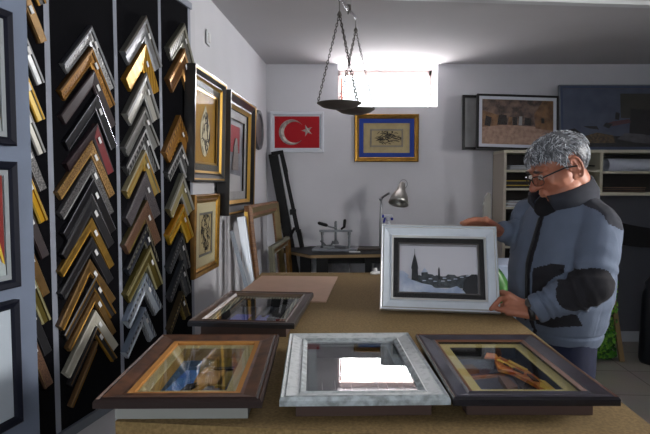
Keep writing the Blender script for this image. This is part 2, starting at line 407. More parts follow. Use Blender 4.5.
# --- framed awards on the near pier (same column)
dP=t_d
def pierM(p,z0,w): # p: right edge point
    o=V(p)-dP*w/2; return basis(V((o.x,o.y,z0))-n_d*.0185,dP,(0,0,1))
navy=mat('black_blue_frame',(13,16,30),.6,spec=.2)
maroon=mat('maroon_print',(70,16,20),.7); redp=mat('bright_red_print',(120,22,18),.7); yel=mat('yellow_stripe',(196,170,50),.7); greyp=mat('grey_print_paper',(158,168,170),.75); darkp=mat('dark_print',(34,34,30),.6,rgb2=(60,56,40),vscale=8)
def awp(m1,yb):
    return [(1,.0005,.0015,[(0,yb),(.985,yb),(.985,1),(0,1)]),(3,.002,.001,[(.0,.9),(.84,.44),(.96,.10),(.985,.10),(.88,.48),(0,.95)]),(2,.003,.001,[(0,0),(.985,0),(.985,.1),(.93,.14),(.8,.42),(0,.85)])]
for lab,tp,bt,mm in (('dark framed maroon award print, topmost on the grey pier',(14.5,13.5),(14.5,146),maroon),
                     ('dark framed red award print, middle one on the grey pier',(18,162),(20,286.5),redp)):
    a=onw(tp[0],tp[1],-1.143,.2315); b=onw(bt[0],bt[1],-1.143,.2315)
    Mx=pierM((b+a)/2,b.z,.30); h=a.z-b.z
    picture('award_picture',lab,'picture',Mx,.30,h,.022,[(0,0,0),(0,.02,0),(.004,.023,0),(.016,.018,0),(.022,.012,0),(.022,0,0)],[navy],mats_border=((.014,mat('dull_white_slip',(140,146,150),.7),.002),),
       art_back=greyp,artz=.006,glassz=.011,gl=soft,art=awp(mm,.05),artm=[mm,greyp,yel],group='framed awards on the pier')
a=onw(18.5,299.5,-1.143,.2315); b=onw(24,421,-1.143,.2315)
Mx=pierM((a+b)/2,b.z,.30)
picture('award_picture','dark framed black photograph on white mat, lowest on the grey pier','picture',Mx,.30,a.z-b.z,.022,[(0,0,0),(0,.02,0),(.004,.023,0),(.016,.018,0),(.022,.012,0),(.022,0,0)],[navy],mats_border=((.05,mat('cool_white_mat',(176,186,196),.8),.002),),
   art_back=darkp,artz=.006,glassz=.011,gl=soft,group='framed awards on the pier')
# ------------------------------------------------------------------ moulding display
ZD0,ZD1=.55,2.125
def DP(px,py,off=0):
    # point on the display face (offset off along its normal)
    a=-1.208+off*math.sqrt(1+.2315**2); return onw(px,py,a,.2315)
def Dyz(y,z,off=0):
    p=V((-1.208+.2315*y,y,z)); return p+n_d*off
ys=[DP(x,186).y for x in (20,48.6,54,116.8,120.2,161,163.6,190.2,192.6)]
disp=thing('moulding_display','tall black display board with pale strips holding moulding corner samples','display',Dyz((ys[0]+ys[-1])/2,ZD0-.03))
def dbox(y0,y1,z0,z1,o0,o1,name,m):
    mb=MB(); mb.hexa([Dyz(y0,z0,o0),Dyz(y1,z0,o0),Dyz(y1,z0,o1),Dyz(y0,z0,o1),Dyz(y0,z1,o0),Dyz(y1,z1,o0),Dyz(y1,z1,o1),Dyz(y0,z1,o1)]); return build(mb,name,m,disp)
for k in (0,2,4,6): dbox(ys[k],ys[k+1],ZD0,ZD1,-.02,0,'felt_panel',blackfelt)
for k in (1,3,5,7): dbox(ys[k],ys[k+1],ZD0,ZD1,-.025,.0005,'divider_strip',alu)
dbox(ys[0],ys[-1],ZD1-.0,ZD1+.028,-.025,.01,'top_rail',alu)
dbox(ys[0],ys[-1],ZD0-.032,ZD0,-.025,.012,'bottom_rail',mat('dull_aluminium',(112,118,128),.5,.4))
# sample styles: list of (colour materials, profile)
def M_(n,c,**k): return mat('moulding_'+n,c,**k)
sty={
'silver_ornate':[M_('silver_ornate',(160,160,160),rough=.35,metal=.6,kind='voronoi',rgb2=(60,60,62),vscale=120,bump=.8,bscale=120,cut=(.1,.4)),M_('silver_bar',(175,178,182),rough=.3,metal=.8),M_('charcoal_edge',(62,62,66),rough=.4,metal=.3)],
'gold_ornate':[M_('bronze_ornate',(140,98,42),rough=.4,metal=.5,kind='voronoi',rgb2=(50,34,18),vscale=130,bump=.8,bscale=130,cut=(.1,.4)),M_('bronze_bar',(150,108,46),rough=.35,metal=.6),M_('bronze_edge',(86,60,30),rough=.4,metal=.4)],
'dark_brown':[M_('dark_brown',(48,38,40),rough=.4),M_('dark_brown_lip',(62,50,52),rough=.35),M_('dark_brown_edge',(34,28,30),rough=.4)],
'black_silver':[M_('gloss_black',(20,20,24),rough=.3),M_('silver_lip',(190,190,200),rough=.25,metal=.8),M_('gloss_black_edge',(26,26,30),rough=.3)],
'plum_red':[M_('plum',(42,30,34),rough=.35),M_('red_face',(110,18,26),rough=.4),M_('plum_edge',(50,38,42),rough=.35)],
'gold_speck':[M_('gold_speckle',(168,132,78),rough=.4,metal=.4,rgb2=(92,66,34),vscale=220,bump=.5,bscale=220),M_('gold_speckle_lip',(180,140,80),rough=.3,metal=.6),M_('brown_side',(80,58,34),rough=.5)],
'grey_speck':[M_('grey_speckle',(120,118,118),rough=.4,metal=.4,rgb2=(46,46,48),vscale=220,bump=.5,bscale=220),M_('grey_speckle_lip',(150,150,150),rough=.3,metal=.6),M_('grey_side',(60,60,62),rough=.5)],
'black_gold':[M_('matt_black',(26,24,25),rough=.45),M_('old_gold_lip',(150,110,40),rough=.35,metal=.6),M_('matt_black_edge',(24,22,23),rough=.45)],
'black':[M_('plain_black',(26,26,30),rough=.4),M_('black_step',(38,38,42),rough=.35),M_('plain_black_edge',(20,20,22),rough=.4)],
'gold':[M_('plain_gold',(156,122,54),rough=.35,metal=.6,var=.25,vscale=40),M_('plain_gold_lip',(186,138,50),rough=.3,metal=.7),M_('plain_gold_edge',(96,72,34),rough=.4,metal=.4)],
'gold_brown':[M_('gold_brown',(118,90,50),rough=.4,metal=.45,var=.3,vscale=30),M_('gold_brown_lip',(170,124,50),rough=.3,metal=.7),M_('gold_brown_edge',(76,54,32),rough=.4)],
'beige':[M_('beige',(176,172,158),rough=.5),M_('beige_lip',(190,186,170),rough=.5),M_('beige_edge',(120,116,104),rough=.5)],
'silver_wide':[M_('brushed_silver',(168,170,172),rough=.3,metal=.7,var=.2,vscale=60),M_('silver_step',(140,142,145),rough=.35,metal=.6),M_('taupe_edge',(92,88,82),rough=.4,metal=.3)],
'gold_brushed':[M_('brushed_gold',(206,160,62),rough=.3,metal=.65,kind='wave',rgb2=(170,122,36),vscale=60),M_('gold_step',(190,140,46),rough=.3,metal=.7),M_('ochre_edge',(130,92,34),rough=.4,metal=.3)],
'silver_cream':[M_('cream_silver',(188,186,178),rough=.35,metal=.5),M_('silver_ridge',(140,140,138),rough=.35,metal=.6),M_('pewter_edge',(100,98,94),rough=.4,metal=.4)],
'silver_grey':[M_('grey_silver',(140,140,136),rough=.35,metal=.6),M_('grey_silver_ridge',(165,165,162),rough=.3,metal=.7),M_('dark_silver_edge',(78,76,72),rough=.4,metal=.4)],
'silver_rope':[M_('rope_silver',(150,150,148),rough=.35,metal=.6,kind='wave',rgb2=(40,40,42),vscale=90),M_('white_silver',(200,200,200),rough=.3,metal=.6),M_('black_rim',(26,26,28),rough=.4)],
'gold_cream':[M_('champagne_gold',(186,160,92),rough=.35,metal=.5),M_('bright_gold_line',(200,156,60),rough=.3,metal=.7),M_('cream_rim',(150,140,110),rough=.4,metal=.3)],
'charcoal_speck':[M_('charcoal_speckle',(92,86,88),rough=.5,rgb2=(50,46,50),vscale=260),M_('charcoal_lip',(70,66,70),rough=.4),M_('charcoal_side',(40,38,42),rough=.5)],
'brown_speck':[M_('brown_speckle',(116,84,62),rough=.45,rgb2=(74,50,36),vscale=260),M_('olive_gold_lip',(128,110,56),rough=.3,metal=.6),M_('olive_side',(80,70,44),rough=.4,metal=.3)],
'black_steel':[M_('gun_metal',(58,62,72),rough=.3,metal=.4),M_('steel_bead',(170,168,150),rough=.3,metal=.7,kind='wave',rgb2=(40,40,40),vscale=90),M_('black_face',(22,22,26),rough=.35)],
'olive_gold':[M_('olive_gold',(104,92,40),rough=.35,metal=.5),M_('pale_gold_line',(190,184,140),rough=.3,metal=.6),M_('olive_edge',(84,74,34),rough=.4,metal=.4)],
'silver_bright':[M_('bright_silver',(188,196,206),rough=.3,metal=.5),M_('silver_rope_line',(190,196,202),rough=.3,metal=.6,kind='wave',rgb2=(60,64,72),vscale=90),M_('blue_silver_edge',(120,130,146),rough=.35,metal=.4)],
'orange_gold':[M_('orange_gold',(160,112,48),rough=.35,metal=.5),M_('gold_rope',(200,150,60),rough=.3,metal=.6,kind='wave',rgb2=(90,52,18),vscale=90),M_('amber_edge',(120,82,36),rough=.4,metal=.3)],
'brown_gold':[M_('warm_brown',(112,76,44),rough=.4,metal=.3),M_('copper_line',(200,150,90),rough=.3,metal=.6),M_('warm_edge',(112,80,44),rough=.4,metal=.3)],
'silver_stripe':[M_('striped_silver',(150,150,140),rough=.35,metal=.5,kind='wave',rgb2=(38,38,36),vscale=110),M_('moss_silver',(130,128,112),rough=.35,metal=.5),M_('moss_edge',(84,82,70),rough=.4,metal=.3)],
'pale_gold':[M_('pale_gold',(172,160,112),rough=.35,metal=.5),M_('silver_band',(190,190,182),rough=.3,metal=.6),M_('pewter_rim',(110,108,96),rough=.4,metal=.4)],
'bright_gold':[M_('yellow_gold',(214,164,40),rough=.28,metal=.6),M_('yellow_gold_line',(236,200,90),rough=.25,metal=.7),M_('deep_gold_edge',(176,118,24),rough=.35,metal=.5)],
'black_dots':[M_('slate',(74,76,80),rough=.4,metal=.3),M_('silver_dots',(160,160,158),rough=.3,metal=.6,kind='wave',rgb2=(24,24,26),vscale=110),M_('slate_edge',(40,42,46),rough=.4)],
'bronze_dots':[M_('dark_bronze',(66,54,34),rough=.4,metal=.4),M_('gold_dots',(186,160,90),rough=.3,metal=.6,kind='wave',rgb2=(30,24,16),vscale=110),M_('bronze_rim',(54,44,28),rough=.4)],
}
words={'silver_ornate':'ornate silver','gold_ornate':'ornate bronze gold','dark_brown':'plain dark brown','black_silver':'black with thin silver lip','plum_red':'plum with red right leg','gold_speck':'speckled gold brown','grey_speck':'speckled grey','black_gold':'black with thin gold lip','black':'plain black','gold':'plain gold','gold_brown':'brownish gold','beige':'beige','silver_wide':'wide brushed silver','gold_brushed':'wide brushed yellow gold','silver_cream':'cream silver ridged','silver_grey':'grey silver ridged','silver_rope':'silver rope-edged','gold_cream':'champagne gold','charcoal_speck':'speckled charcoal','brown_speck':'speckled brown','black_steel':'gunmetal with beaded edge','olive_gold':'olive gold with pale line','silver_bright':'bright bluish silver','orange_gold':'orange gold rope-edged','brown_gold':'warm brown and copper','silver_stripe':'striped silver','pale_gold':'pale gold and silver','bright_gold':'bright yellow gold','black_dots':'slate with silver dots','bronze_dots':'dark bronze with gold dots'}
stick=paper
def chevron(A,L,Rr,hf,style,label,group,h=.022,sides=(1,1),sticker=True):
    a=DP(*A,off=.015);l=DP(*L,off=.015);r=DP(*Rr,off=.015)
    loc=a-n_d*.015
    t=thing('moulding_sample',label,'frame moulding sample',loc,group)
    base=(r-l); bl=base.length
    mid=(l+r)/2; dn=(mid-a).normalized()
    for k,e in enumerate((l,r)):
        if not sides[k]: continue
        d=(e-a).normalized(); other=((r if k==0 else l)-a).normalized()
        n=(other-d*other.dot(d)).normalized()
        half=math.acos(max(-1,min(1,d.dot(dn)))); 
        w=hf*bl*math.cos(half)
        full=math.acos(max(-1,min(1,d.dot(other))))/2
        bis=(d+other).normalized(); inn=bis*(w/math.sin(full))
        prof=[(0,0,2),(0,h*.9,2),(.12,h,1),(.3,h*.95,2),(.36,h*.72,0),(.78,h*.55,0),(.84,h*.66,1),(1,h*.5,1),(1,0,2)]
        if style in('black_silver',): prof=[(0,0,2),(0,h,1),(.06,h*1.02,0),(.8,h*.6,0),(.85,h*.7,1),(.92,h*.65,0),(1,h*.4,0),(1,0,2)]
        if style in('dark_brown','black','beige','gold_speck','grey_speck','gold','charcoal_speck','gold_brown','brown_speck'): prof=[(0,0,2),(0,h*.85,0),(.1,h,0),(.8,h*.7,1),(.9,h*.75,0),(1,h*.45,2),(1,0,2)]
        if style=='plum_red': prof=[(0,0,2),(0,h,2),(.15,h*1.0,0 if k==0 else 1),(.8,h*.6,0),(1,h*.4,2),(1,0,2)]
        if style in('gold_brushed',): prof=[(0,0,2),(0,h,0),(.9,h*.6,1),(1,h*.5,2),(1,0,2)]
        mb=MB(); b0=a-n_d*.015; e0=e-n_d*.015
        i0=mb.pts([b0+inn*tt+n_d*z for tt,z,_ in prof]); i1=mb.pts([e0+n*w*tt+n_d*z for tt,z,_ in prof]); q=len(prof)
        for j in range(q): mb.face((i0+j,i0+(j+1)%q,i1+(j+1)%q,i1+j),prof[j][2])
        mb.face([i0+j for j in range(q)],0); mb.face([i1+j for j in range(q)][::-1],0)
        build(mb,'side',sty[style],t)
        if k==1 and sticker:
            c=b0+bis*(w/math.sin(full))*.5+d*bl*.13+n_d*(h*.95)
            mb=MB(); s1=d*.011; s2=n*.006
            mb.hexa([c-s1-s2,c+s1-s2,c+s1+s2,c-s1+s2]+[q_+n_d*.001 for q_ in (c-s1-s2,c+s1-s2,c+s1+s2,c-s1+s2)]); build(mb,'price_sticker',stick,t)
P1=[((91.5,25),(62.7,63),(116,86),.19,'silver_ornate'),((92,46.5),(59.6,90),(115.4,104),.18,'gold_ornate'),((94,69.5),(60.6,115),(116,124),.17,'dark_brown'),
((97,94),(64.5,142),(116.5,146),.17,'black_silver'),((97,123),(65.7,163.7),(113.5,171),.2,'plum_red'),((91.8,140),(57,192),(114.6,193),.155,'gold_speck'),
((91.8,159),(59.6,213),(113.6,211),.155,'grey_speck'),((93,178),(62.7,233),(115.4,229),.17,'black_silver'),((91.8,196),(61.4,254),(114,242),.19,'black'),
((91.8,217.5),(59.6,271),(114,264),.15,'gold'),((92,236.5),(60,293),(113.2,278),.18,'black'),((90,259),(59,326),(115.4,298),.15,'gold_brown'),
((95.6,276),(64,335),(116,312),.16,'black_gold'),((96,292),(67.7,348),(116,331),.12,'gold_brown'),((95.6,310),(65,373),(118,344),.18,'beige'),((97,326),(70,384),(117,357),.12,'black_gold'),((97.5,341),(70.8,406),(117,372),.1,'gold_brown')]
P2=[((145,15.6),(122.6,51),(161,66),.28,'silver_wide'),((144,44),(124,78.5),(157.5,91),.31,'gold_brushed'),((145,72),(124.4,113.5),(159,117),.30,'silver_cream'),((143.5,106),(122.6,147),(158.6,144),.25,'silver_grey'),
((144,126),(124,166.6),(158.6,168),.25,'silver_rope'),((144,150),(124.4,191),(159,191),.23,'gold_cream'),((145,171),(124.3,218),(159,213),.28,'charcoal_speck'),((146,200),(123,245),(159.6,239),.27,'brown_speck'),
((145.7,224),(125.4,269),(157.5,260),.24,'black_steel'),((149,245),(124.5,294),(162,282),.26,'olive_gold'),((145.6,273),(124.7,321),(161,306),.28,'silver_bright'),((143.8,307),(123.8,352.5),(155,334.5),.26,'silver_bright')]
P3=[((183.4,23),(167,47),(193.8,65),.34,'silver_stripe'),((183.4,48),(167,78.5),(193.5,87),.36,'brown_gold'),((179,115),(163.5,152),(193,152.6),.36,'orange_gold'),((180.4,142),(165.7,172),(190.5,172),.32,'silver_rope'),
((182,173),(167.7,209),(193.6,207.7),.34,'pale_gold'),((182.4,204),(166.4,235),(192.7,235),.34,'bright_gold'),((181.4,233),(167,267),(189.5,266),.3,'black_dots'),((182.4,260),(168,296.5),(190.5,291),.28,'black_dots'),((181.8,291),(168,329),(189,314),.28,'bronze_dots')]
ordn=['topmost','second','third','fourth','fifth','sixth','seventh','eighth','ninth','tenth','eleventh','twelfth','thirteenth','fourteenth','fifteenth','sixteenth','lowest']
def column(P,colname,group):
    for i,(A,L,Q,hf,st) in enumerate(P):
        pos='lowest' if i==len(P)-1 else ordn[i]
        lab=f'{words[st]} moulding sample, {pos} from top in {colname}' if pos not in('topmost','lowest') else f'{words[st]} moulding corner sample, {pos} in {colname}'
        chevron(A,L,Q,hf,st,lab,group,h=.018 if len(P)>12 else .024,sides=(1,0) if (i==len(P)-1 and len(P)>12) else (1,1))
column(P1,'widest black column','moulding samples in the wide column')
column(P2,'middle column','moulding samples in the middle column')
column(P3,'rightmost narrow column','moulding samples in the right column')
P0e=[((47.9,40.5),'gold_brown',13),((45.8,82),'silver_wide',11),((46,118.5),'gold_cream',12),((46.8,151.5),'silver_cream',11),((47.6,187.5),'grey_speck',12),((48.8,219),'bright_gold',12),((50,254),'dark_brown',12),((50.6,292),'gold_brown',12),((52,318.5),'olive_gold',12),((52.6,350),'black',12),((54,382),'brown_speck',12),((56,407),'gold_ornate',12)]
P0=[((47.5,3),'black_gold',12)]+P0e
P0=[((e[0]-21,e[1]-50+ (e[1]-186)*.0),(e[0]-48,e[1]+4),(e[0]-1,e[1]),.20,s) for e,s,_ in P0]
column(P0,'leftmost column beside the pier','moulding samples in the left column')
# ------------------------------------------------------------------ table
TZ=.87
table=thing('work_table','long workshop table covered in mottled brown board under the framed pictures','table',(.15,1.9,0))
mb=MB(); q=[(-.40,1.005),(.608,.90),(.68,2.76),(-.325,2.76)]
mb.prism(q,TZ-.03,TZ); build(mb,'tabletop',kraft,table)
mb=MB(); q2=[(-.30,1.13),(.52,1.10),(.58,2.62),(-.25,2.62)]
for i in range(4):
    a,b=q2[i],q2[(i+1)%4]; mb.bar((a[0],a[1],TZ-.08),(b[0],b[1],TZ-.08),.025,.1)
build(mb,'apron',mat('dark_table_wood',(54,44,38),.6),table)
for a in q2:
    mb=MB(); mb.box((a[0],a[1],(TZ-.03)/2),(.06,.06,TZ-.03),bev=.004); build(mb,'leg',mat('dark_table_wood',(54,44,38),.6),table)
mb=MB(); mb.prism([(-.375,2.075),(.004,2.05),(.063,2.62),(-.312,2.64)],TZ,TZ+.004)
tag(build(mb,'cardboard_sheet',pink),'flat pinkish cardboard sheet lying on the far left of the table','cardboard')
# table pictures
def fit(pts):
    p=[onz(x,y,.92) for x,y in pts]
    c=(p[0]+p[1]+p[2]+p[3])/4; x=((p[1]-p[0])+(p[2]-p[3]))/2; y=((p[3]-p[0])+(p[2]-p[1]))/2
    return c,x,y
def table_pic(pts,name,label,fw,prof,fmats,borders,artback,art,artm,boxm,inset,loc_z=TZ,artz=.0,bd=.03,lin_=None,top=.017,glz=.006):
    c,x,y=fit(pts); w,h=x.length,y.length
    M=basis((c.x-y.x/2,c.y-y.y/2,.92-top),x,y)
    t=picture(name,label,'picture',M,w,h,fw,prof,fmats,mats_border=borders,art_back=artback,art=art,artm=artm,artz=artz,glassz=glz,boxdepth=bd,extra=lin_,loc=V((c.x,c.y,TZ)),back=boxm)
    mb=MB(M); i=inset; dz=.92-top-TZ
    mb.frame(w-2*i,h-2*i,[(0,-dz+.0005,0),(0,0,0),(.012,0,0),(.012,-dz+.0005,0)],oy=i); build(mb,'box_side',boxm,t)
    return t,M,w,h
dkbox=mat('brown_box',(66,46,38),.7)
# left: walnut frame
gmat=mat('gold_slip_mat',(180,140,76),.5,.2); cmat=mat('cream_mat',(196,184,134),.95,spec=.1)
sky=mat('art_blue',(50,110,200),.6,rgb2=(100,160,220),vscale=20); oliv=mat('art_olive',(150,128,44),.7,rgb2=(94,80,34),vscale=25); och=mat('art_ochre',(176,134,62),.7,rgb2=(110,80,40),vscale=30); dk=mat('art_dark',(30,32,34),.7); greyb=mat('art_grey_blue',(96,108,124),.7,rgb2=(60,70,84),vscale=20); brn=mat('art_brown',(92,62,42),.7); whi=mat('art_white',(206,208,210),.7)
t,M,w,h=table_pic([(89,400.5),(264.5,399),(268,334),(154.5,334)],'framed_relief','brown walnut framed blue and olive relief picture, nearest left on table',.058,
 [(0,0,1),(0,.012,1),(.004,.017,0),(.008,.014,1),(.013,.017,0),(.04,.011,0),(.047,.0115,2),(.058,.010,2),(.058,0,0)],[walnut,mat('dark_walnut_edge',(40,26,22),.6,spec=.25),mat('orange_gold_lip',(176,122,62),.8,spec=.2)],
 ((.022,cmat,.001),),mat('art_steel_blue',(90,130,170),.7,rgb2=(60,96,130),vscale=10),
 [(1,.0,.004,[(0,0),(.42,0),(.40,.72),(.16,.72)]),(2,.0,.008,[(.42,.5),(1,.5),(1,1),(.3,1)]),(3,.009,.006,[(.44,.28),(.86,.3),(.8,.62),(.55,.58),(.5,.7),(.42,.5)]),
  (4,.0,.01,[(.38,.0),(.62,.0),(.56,.42),(.44,.46),(.38,.22)]),(5,.0,.012,[(.6,0),(.84,0),(.84,.36),(.62,.36)]),(2,.008,.007,[(.76,.25),(.93,.25),(.93,.6),(.8,.56)]),(5,.0,.014,[(.9,0),(1,0),(1,.7),(.95,.62)]),(4,.009,.006,[(.3,.12),(.46,.24),(.5,.34),(.36,.3)]),(3,.012,.005,[(.5,.1),(.66,.3),(.62,.34),(.48,.16)]),(3,.014,.004,[(.4,.9),(.62,.86),(.6,.96),(.42,.98)]),(4,.009,.004,[(.6,.66),(.9,.66),(.9,.72),(.6,.7)])],
 [sky,oliv,och,dk,greyb],mat('pale_box',(140,140,134),.8),.03,lin_=mat('gold_inner',(140,110,50),.6))
# middle: whitewashed blue frame
wash=mat('whitewashed_blue',(188,192,192),.5,kind='noise',rgb2=(146,154,154),vscale=70,stretch=(1,1,1),bump=.4,bscale=70,cut=(.25,.5)); washl=mat('washed_edge',(176,184,186),.45,rgb2=(126,132,130),vscale=60)
t,M,w,h=table_pic([(279,398),(451,396),(406.6,332.4),(287,333)],'framed_relief','pale washed blue framed picture in the middle of the near row',.05,
 [(0,0,1),(0,.010,1),(.003,.017,0),(.009,.014,1),(.012,.016,0),(.036,.011,0),(.04,.014,1),(.05,.009,0),(.05,0,0)],[wash,washl],
 ((.003,whi,.0),(.02,mat('teal_grey_mat',(60,74,78),.7),.0)),mat('dark_sketch_ground',(62,60,64),.6,rgb2=(44,42,46),vscale=9),
 [(1,.0,.002,[(.0,.0),(.004,0),(.004,1),(0,1)]),(1,.0,.003,[(.02,.06),(.98,.08),(.98,.095),(.02,.08)]),(1,.0,.003,[(.05,.15),(.6,.17),(.6,.18),(.05,.17)]),(3,.0,.01,[(.6,.7),(.78,.66),(.8,.74),(.62,.8)])]+[(1,.0,.003,[(a,.1),(a+.008,.1),(a+.008,b),(a,b)]) for a,b in ((.06,.4),(.2,.28),(.22,.45),(.34,.3),(.42,.36),(.6,.3),(.75,.35),(.86,.4))]+[(2,.0,.006,[(a,.1),(a+.06,.1),(a+.05,.22),(a+.02,.22)]) for a in (.1,.26,.45,.55,.68,.8)],
 [mat('sketch_line',(150,146,144),.7),mat('sketch_grey',(92,88,90),.7),oliv],dkbox,.03,lin_=black)
# right: dark blue-brown frame
bl=mat('dark_slate_moulding',(54,52,66),.3,coat=.4,rgb2=(38,34,42),vscale=20); cop=mat('copper_edge',(110,72,50),.35,.4)
orn=mat('art_orange',(222,150,50),.6,rgb2=(196,90,28),vscale=60,cut=(.4,.6)); dkb=mat('art_navy',(30,40,66),.6,rgb2=(48,58,84),vscale=14); slate=mat('art_slate',(60,70,90),.6)
t,M,w,h=table_pic([(452.5,397.5),(621.7,397),(540,334),(423.5,333.6)],'framed_relief','dark slate framed picture with glowing orange shape, nearest right on table',.05,
 [(0,0,1),(0,.012,1),(.003,.017,2),(.006,.014,0),(.01,.017,0),(.036,.010,0),(.042,.013,2),(.05,.009,1),(.05,0,0)],[bl,mat('gloss_black_edge_b',(16,14,20),.25,coat=.5),cop],
 ((.024,mat('yellow_cream_mat',(190,176,110),.85),.001),),dkb,
 [(4,.0,.006,[(.62,0),(1,0),(1,1),(.8,1),(.72,.6)]),(1,.008,.008,[(.54,.62),(.62,.86),(.74,.93),(.92,.62),(.99,.2),(.99,.03),(.80,.03),(.84,.26),(.70,.52)]),(1,.018,.004,[(.46,.84),(.56,.97),(.68,.94),(.66,.82)]),(6,.0175,.002,[(.62,.80),(.66,.84),(.78,.62),(.75,.6)]),(6,.0175,.002,[(.84,.2),(.9,.28),(.95,.24),(.9,.1)]),(3,.0175,.002,[(.72,.58),(.80,.46),(.83,.5),(.75,.62)]),(3,.0175,.002,[(.66,.7),(.7,.64),(.72,.67),(.68,.73)]),
  (2,.0,.006,[(.04,.05),(.6,.1),(.6,.2),(.04,.16)]),(5,.0,.005,[(.1,.5),(.62,.58),(.62,.62),(.1,.54)]),(3,.0,.008,[(.08,.62),(.3,.66),(.26,.8),(.1,.78)]),(3,.0,.012,[(.44,.2),(.6,.26),(.58,.46),(.48,.5)]),(6,.017,.003,[(.92,.1),(.99,.1),(.98,.3),(.93,.34)]),(6,.017,.003,[(.76,.76),(.8,.8),(.92,.56),(.88,.56)]),(3,.017,.003,[(.84,.32),(.9,.3),(.88,.44),(.84,.46)])],
 [orn,slate,brn,mat('art_midnight',(16,20,34),.6),mat('art_copper',(140,90,60),.6),mat('art_yellow',(238,200,80),.6)],dkbox,.035,lin_=black)
# back left frame, dark brown
t,M,w,h=table_pic([(188,320.5),(294,323.5),(308,292),(224,290.5)],'framed_relief','dark brown framed picture with blue band behind the walnut one',.04,
 [(0,0,1),(0,.012,1),(.003,.017,0),(.01,.014,0),(.028,.012,0),(.032,.015,2),(.04,.009,2),(.04,0,0)],[mat('umber_moulding',(70,50,42),.35,coat=.3),mat('umber_edge',(26,20,20),.3,coat=.4),mat('umber_lip',(96,78,60),.4)],
 ((.02,mat('striped_cream_mat',(170,170,140),.8,kind='wave',rgb2=(90,100,90),vscale=30),.001),),mat('art_smoke',(84,92,104),.6,rgb2=(56,62,74),vscale=8),
 [(1,.0,.006,[(0,0),(.3,0),(.95,.42),(.95,.56),(.1,.6)]),(2,.0,.01,[(.2,0),(.8,0),(.8,.06),(.7,.2),(.55,.1),(.2,.14)]),(2,.007,.012,[(.72,.3),(.9,.34),(.92,.9),(.78,.92)]),(2,.008,.004,[(.4,.1),(.5,.1),(.5,.95),(.4,.95)]),(3,.0,.012,[(.56,.5),(.62,.5),(.62,.9),(.56,.9)])],
 [mat('art_cobalt',(40,70,190),.5),dk,greyb],dkbox,.03,lin_=black)
# held picture
BL,BR,TL,TR=[ony(379.7,312.6,1.895),ony(499.5,315.6,1.845),ony(382,227.4,2.00),ony(495.6,228.8,1.965)]
BL.z=max(BL.z,TZ+.002)
xh=(BR-BL); c0=(BL+BR)/2; yh=((TL+TR)/2-c0)
c0.z=TZ+.003+abs(xh.z)/2
Mh=basis(c0,xh,yh); wH=xh.length; hH=yh.length
wl=mat('white_moulding',(214,222,230),.35,coat=.2,var=.06,vscale=20); wl2=mat('champagne_edge',(196,196,194),.35,.3)
snow=mat('art_snow',(224,230,242),.8,rgb2=(168,184,212),vscale=18); silh=mat('art_silhouette',(44,50,56),.8,rgb2=(84,92,98),vscale=60); dsil=mat('art_dark_silhouette',(34,36,42),.8)
roofs=[]
r_=random.Random(4)
pl=[(0,.22)]
xx=0
ppl=[(.18,.30)]
while xx<.98:
    ppl.append((min(1,.2+xx*.82),.36+r_.uniform(0,.06))); xx+=.035
city=[(.14,.14)]+[(x,y) for x,y in ppl]+[(1,.14)]
t=picture('framed_relief','white framed snowy city tower relief held upright by the man','picture',Mh,wH,hH,.046,
 [(0,0,1),(0,.02,1),(.003,.024,0),(.008,.020,1),(.012,.022,0),(.034,.013,0),(.039,.017,1),(.046,.014,0),(.046,0,0)],[wl,wl2],
 mats_border=((.017,mat('charcoal_fillet',(14,14,16),.6,spec=.2),.006),(.005,mat('taupe_slip',(84,78,76),.6),.004)),artz=.0,boxdepth=.03,extra=mat('inner_white_wall',(186,186,192),.7),glassz=.011,gl=clear,
 art_back=mat('art_pale_sky',(232,230,236),.8),
 art=[(2,.001,.006,city),(3,.008,.008,[(.16,.28),(.245,.28),(.24,.5),(.245,.52),(.235,.62),(.2,.84),(.165,.62),(.155,.52),(.165,.5)]),
  (2,.006,.006,[(.2,.84),(.197,.84),(.199,.93),(.203,.93)]),(2,.001,.005,[(.29,.3),(.29,.44),(.33,.5),(.37,.45),(.38,.3)]),(1,.007,.003,[(.29,.44),(.33,.54),(.345,.5),(.37,.45)]),
  (3,.008,.004,[(.5,.3),(.505,.52),(.515,.56),(.525,.52),(.53,.3)]),
  (3,.006,.006,[(.8,.0),(1,.0),(1,.42),(.93,.42),(.88,.36),(.84,.3)]),
  (1,.010,.008,[(0,0),(0,.34),(.1,.32),(.16,.27),(.3,.2),(.42,.17),(.46,.1),(.45,.02),(.3,.03),(.22,.0)]),(1,.012,.008,[(0,.34),(0,.46),(.06,.44),(.12,.36),(.1,.31)]),
  (1,.008,.006,[(.44,.0),(.46,.12),(.6,.1),(.74,.17),(.82,.08),(.86,.0)]),(3,.009,.006,[(.2,.0),(.24,.07),(.4,.02),(.4,0)]),
  (2,.009,.003,[(.46,.12),(.5,.2),(.62,.24),(.72,.2),(.66,.14)])]
 +[(1,.008,.002,[(x,y),(x+.05,y+.004),(x+.045,y+.018),(x+.005,y+.02)]) for x,y in ((.3,.26),(.38,.3),(.44,.25),(.56,.32),(.62,.28),(.7,.31),(.78,.35),(.54,.26),(.86,.38))],
 artm=[snow,silh,dsil],loc=c0)
# small white cap near the held picture
pc=onz(377.5,278,TZ)
mb=MB(); mb.lathe((pc.x,pc.y+.12,TZ),[(0,0),(.018,0),(.019,.008),(.012,.014),(.009,.03),(0,.031)],n=16)
mb.tube([(pc.x-.02,pc.y+.1,TZ+.008),(pc.x+.05,pc.y+.12,TZ+.008)],.008,m=0)
tag(build(mb,'white_cap',paper,smooth=True),'small white plastic dispenser on the table left of the held picture','lid')
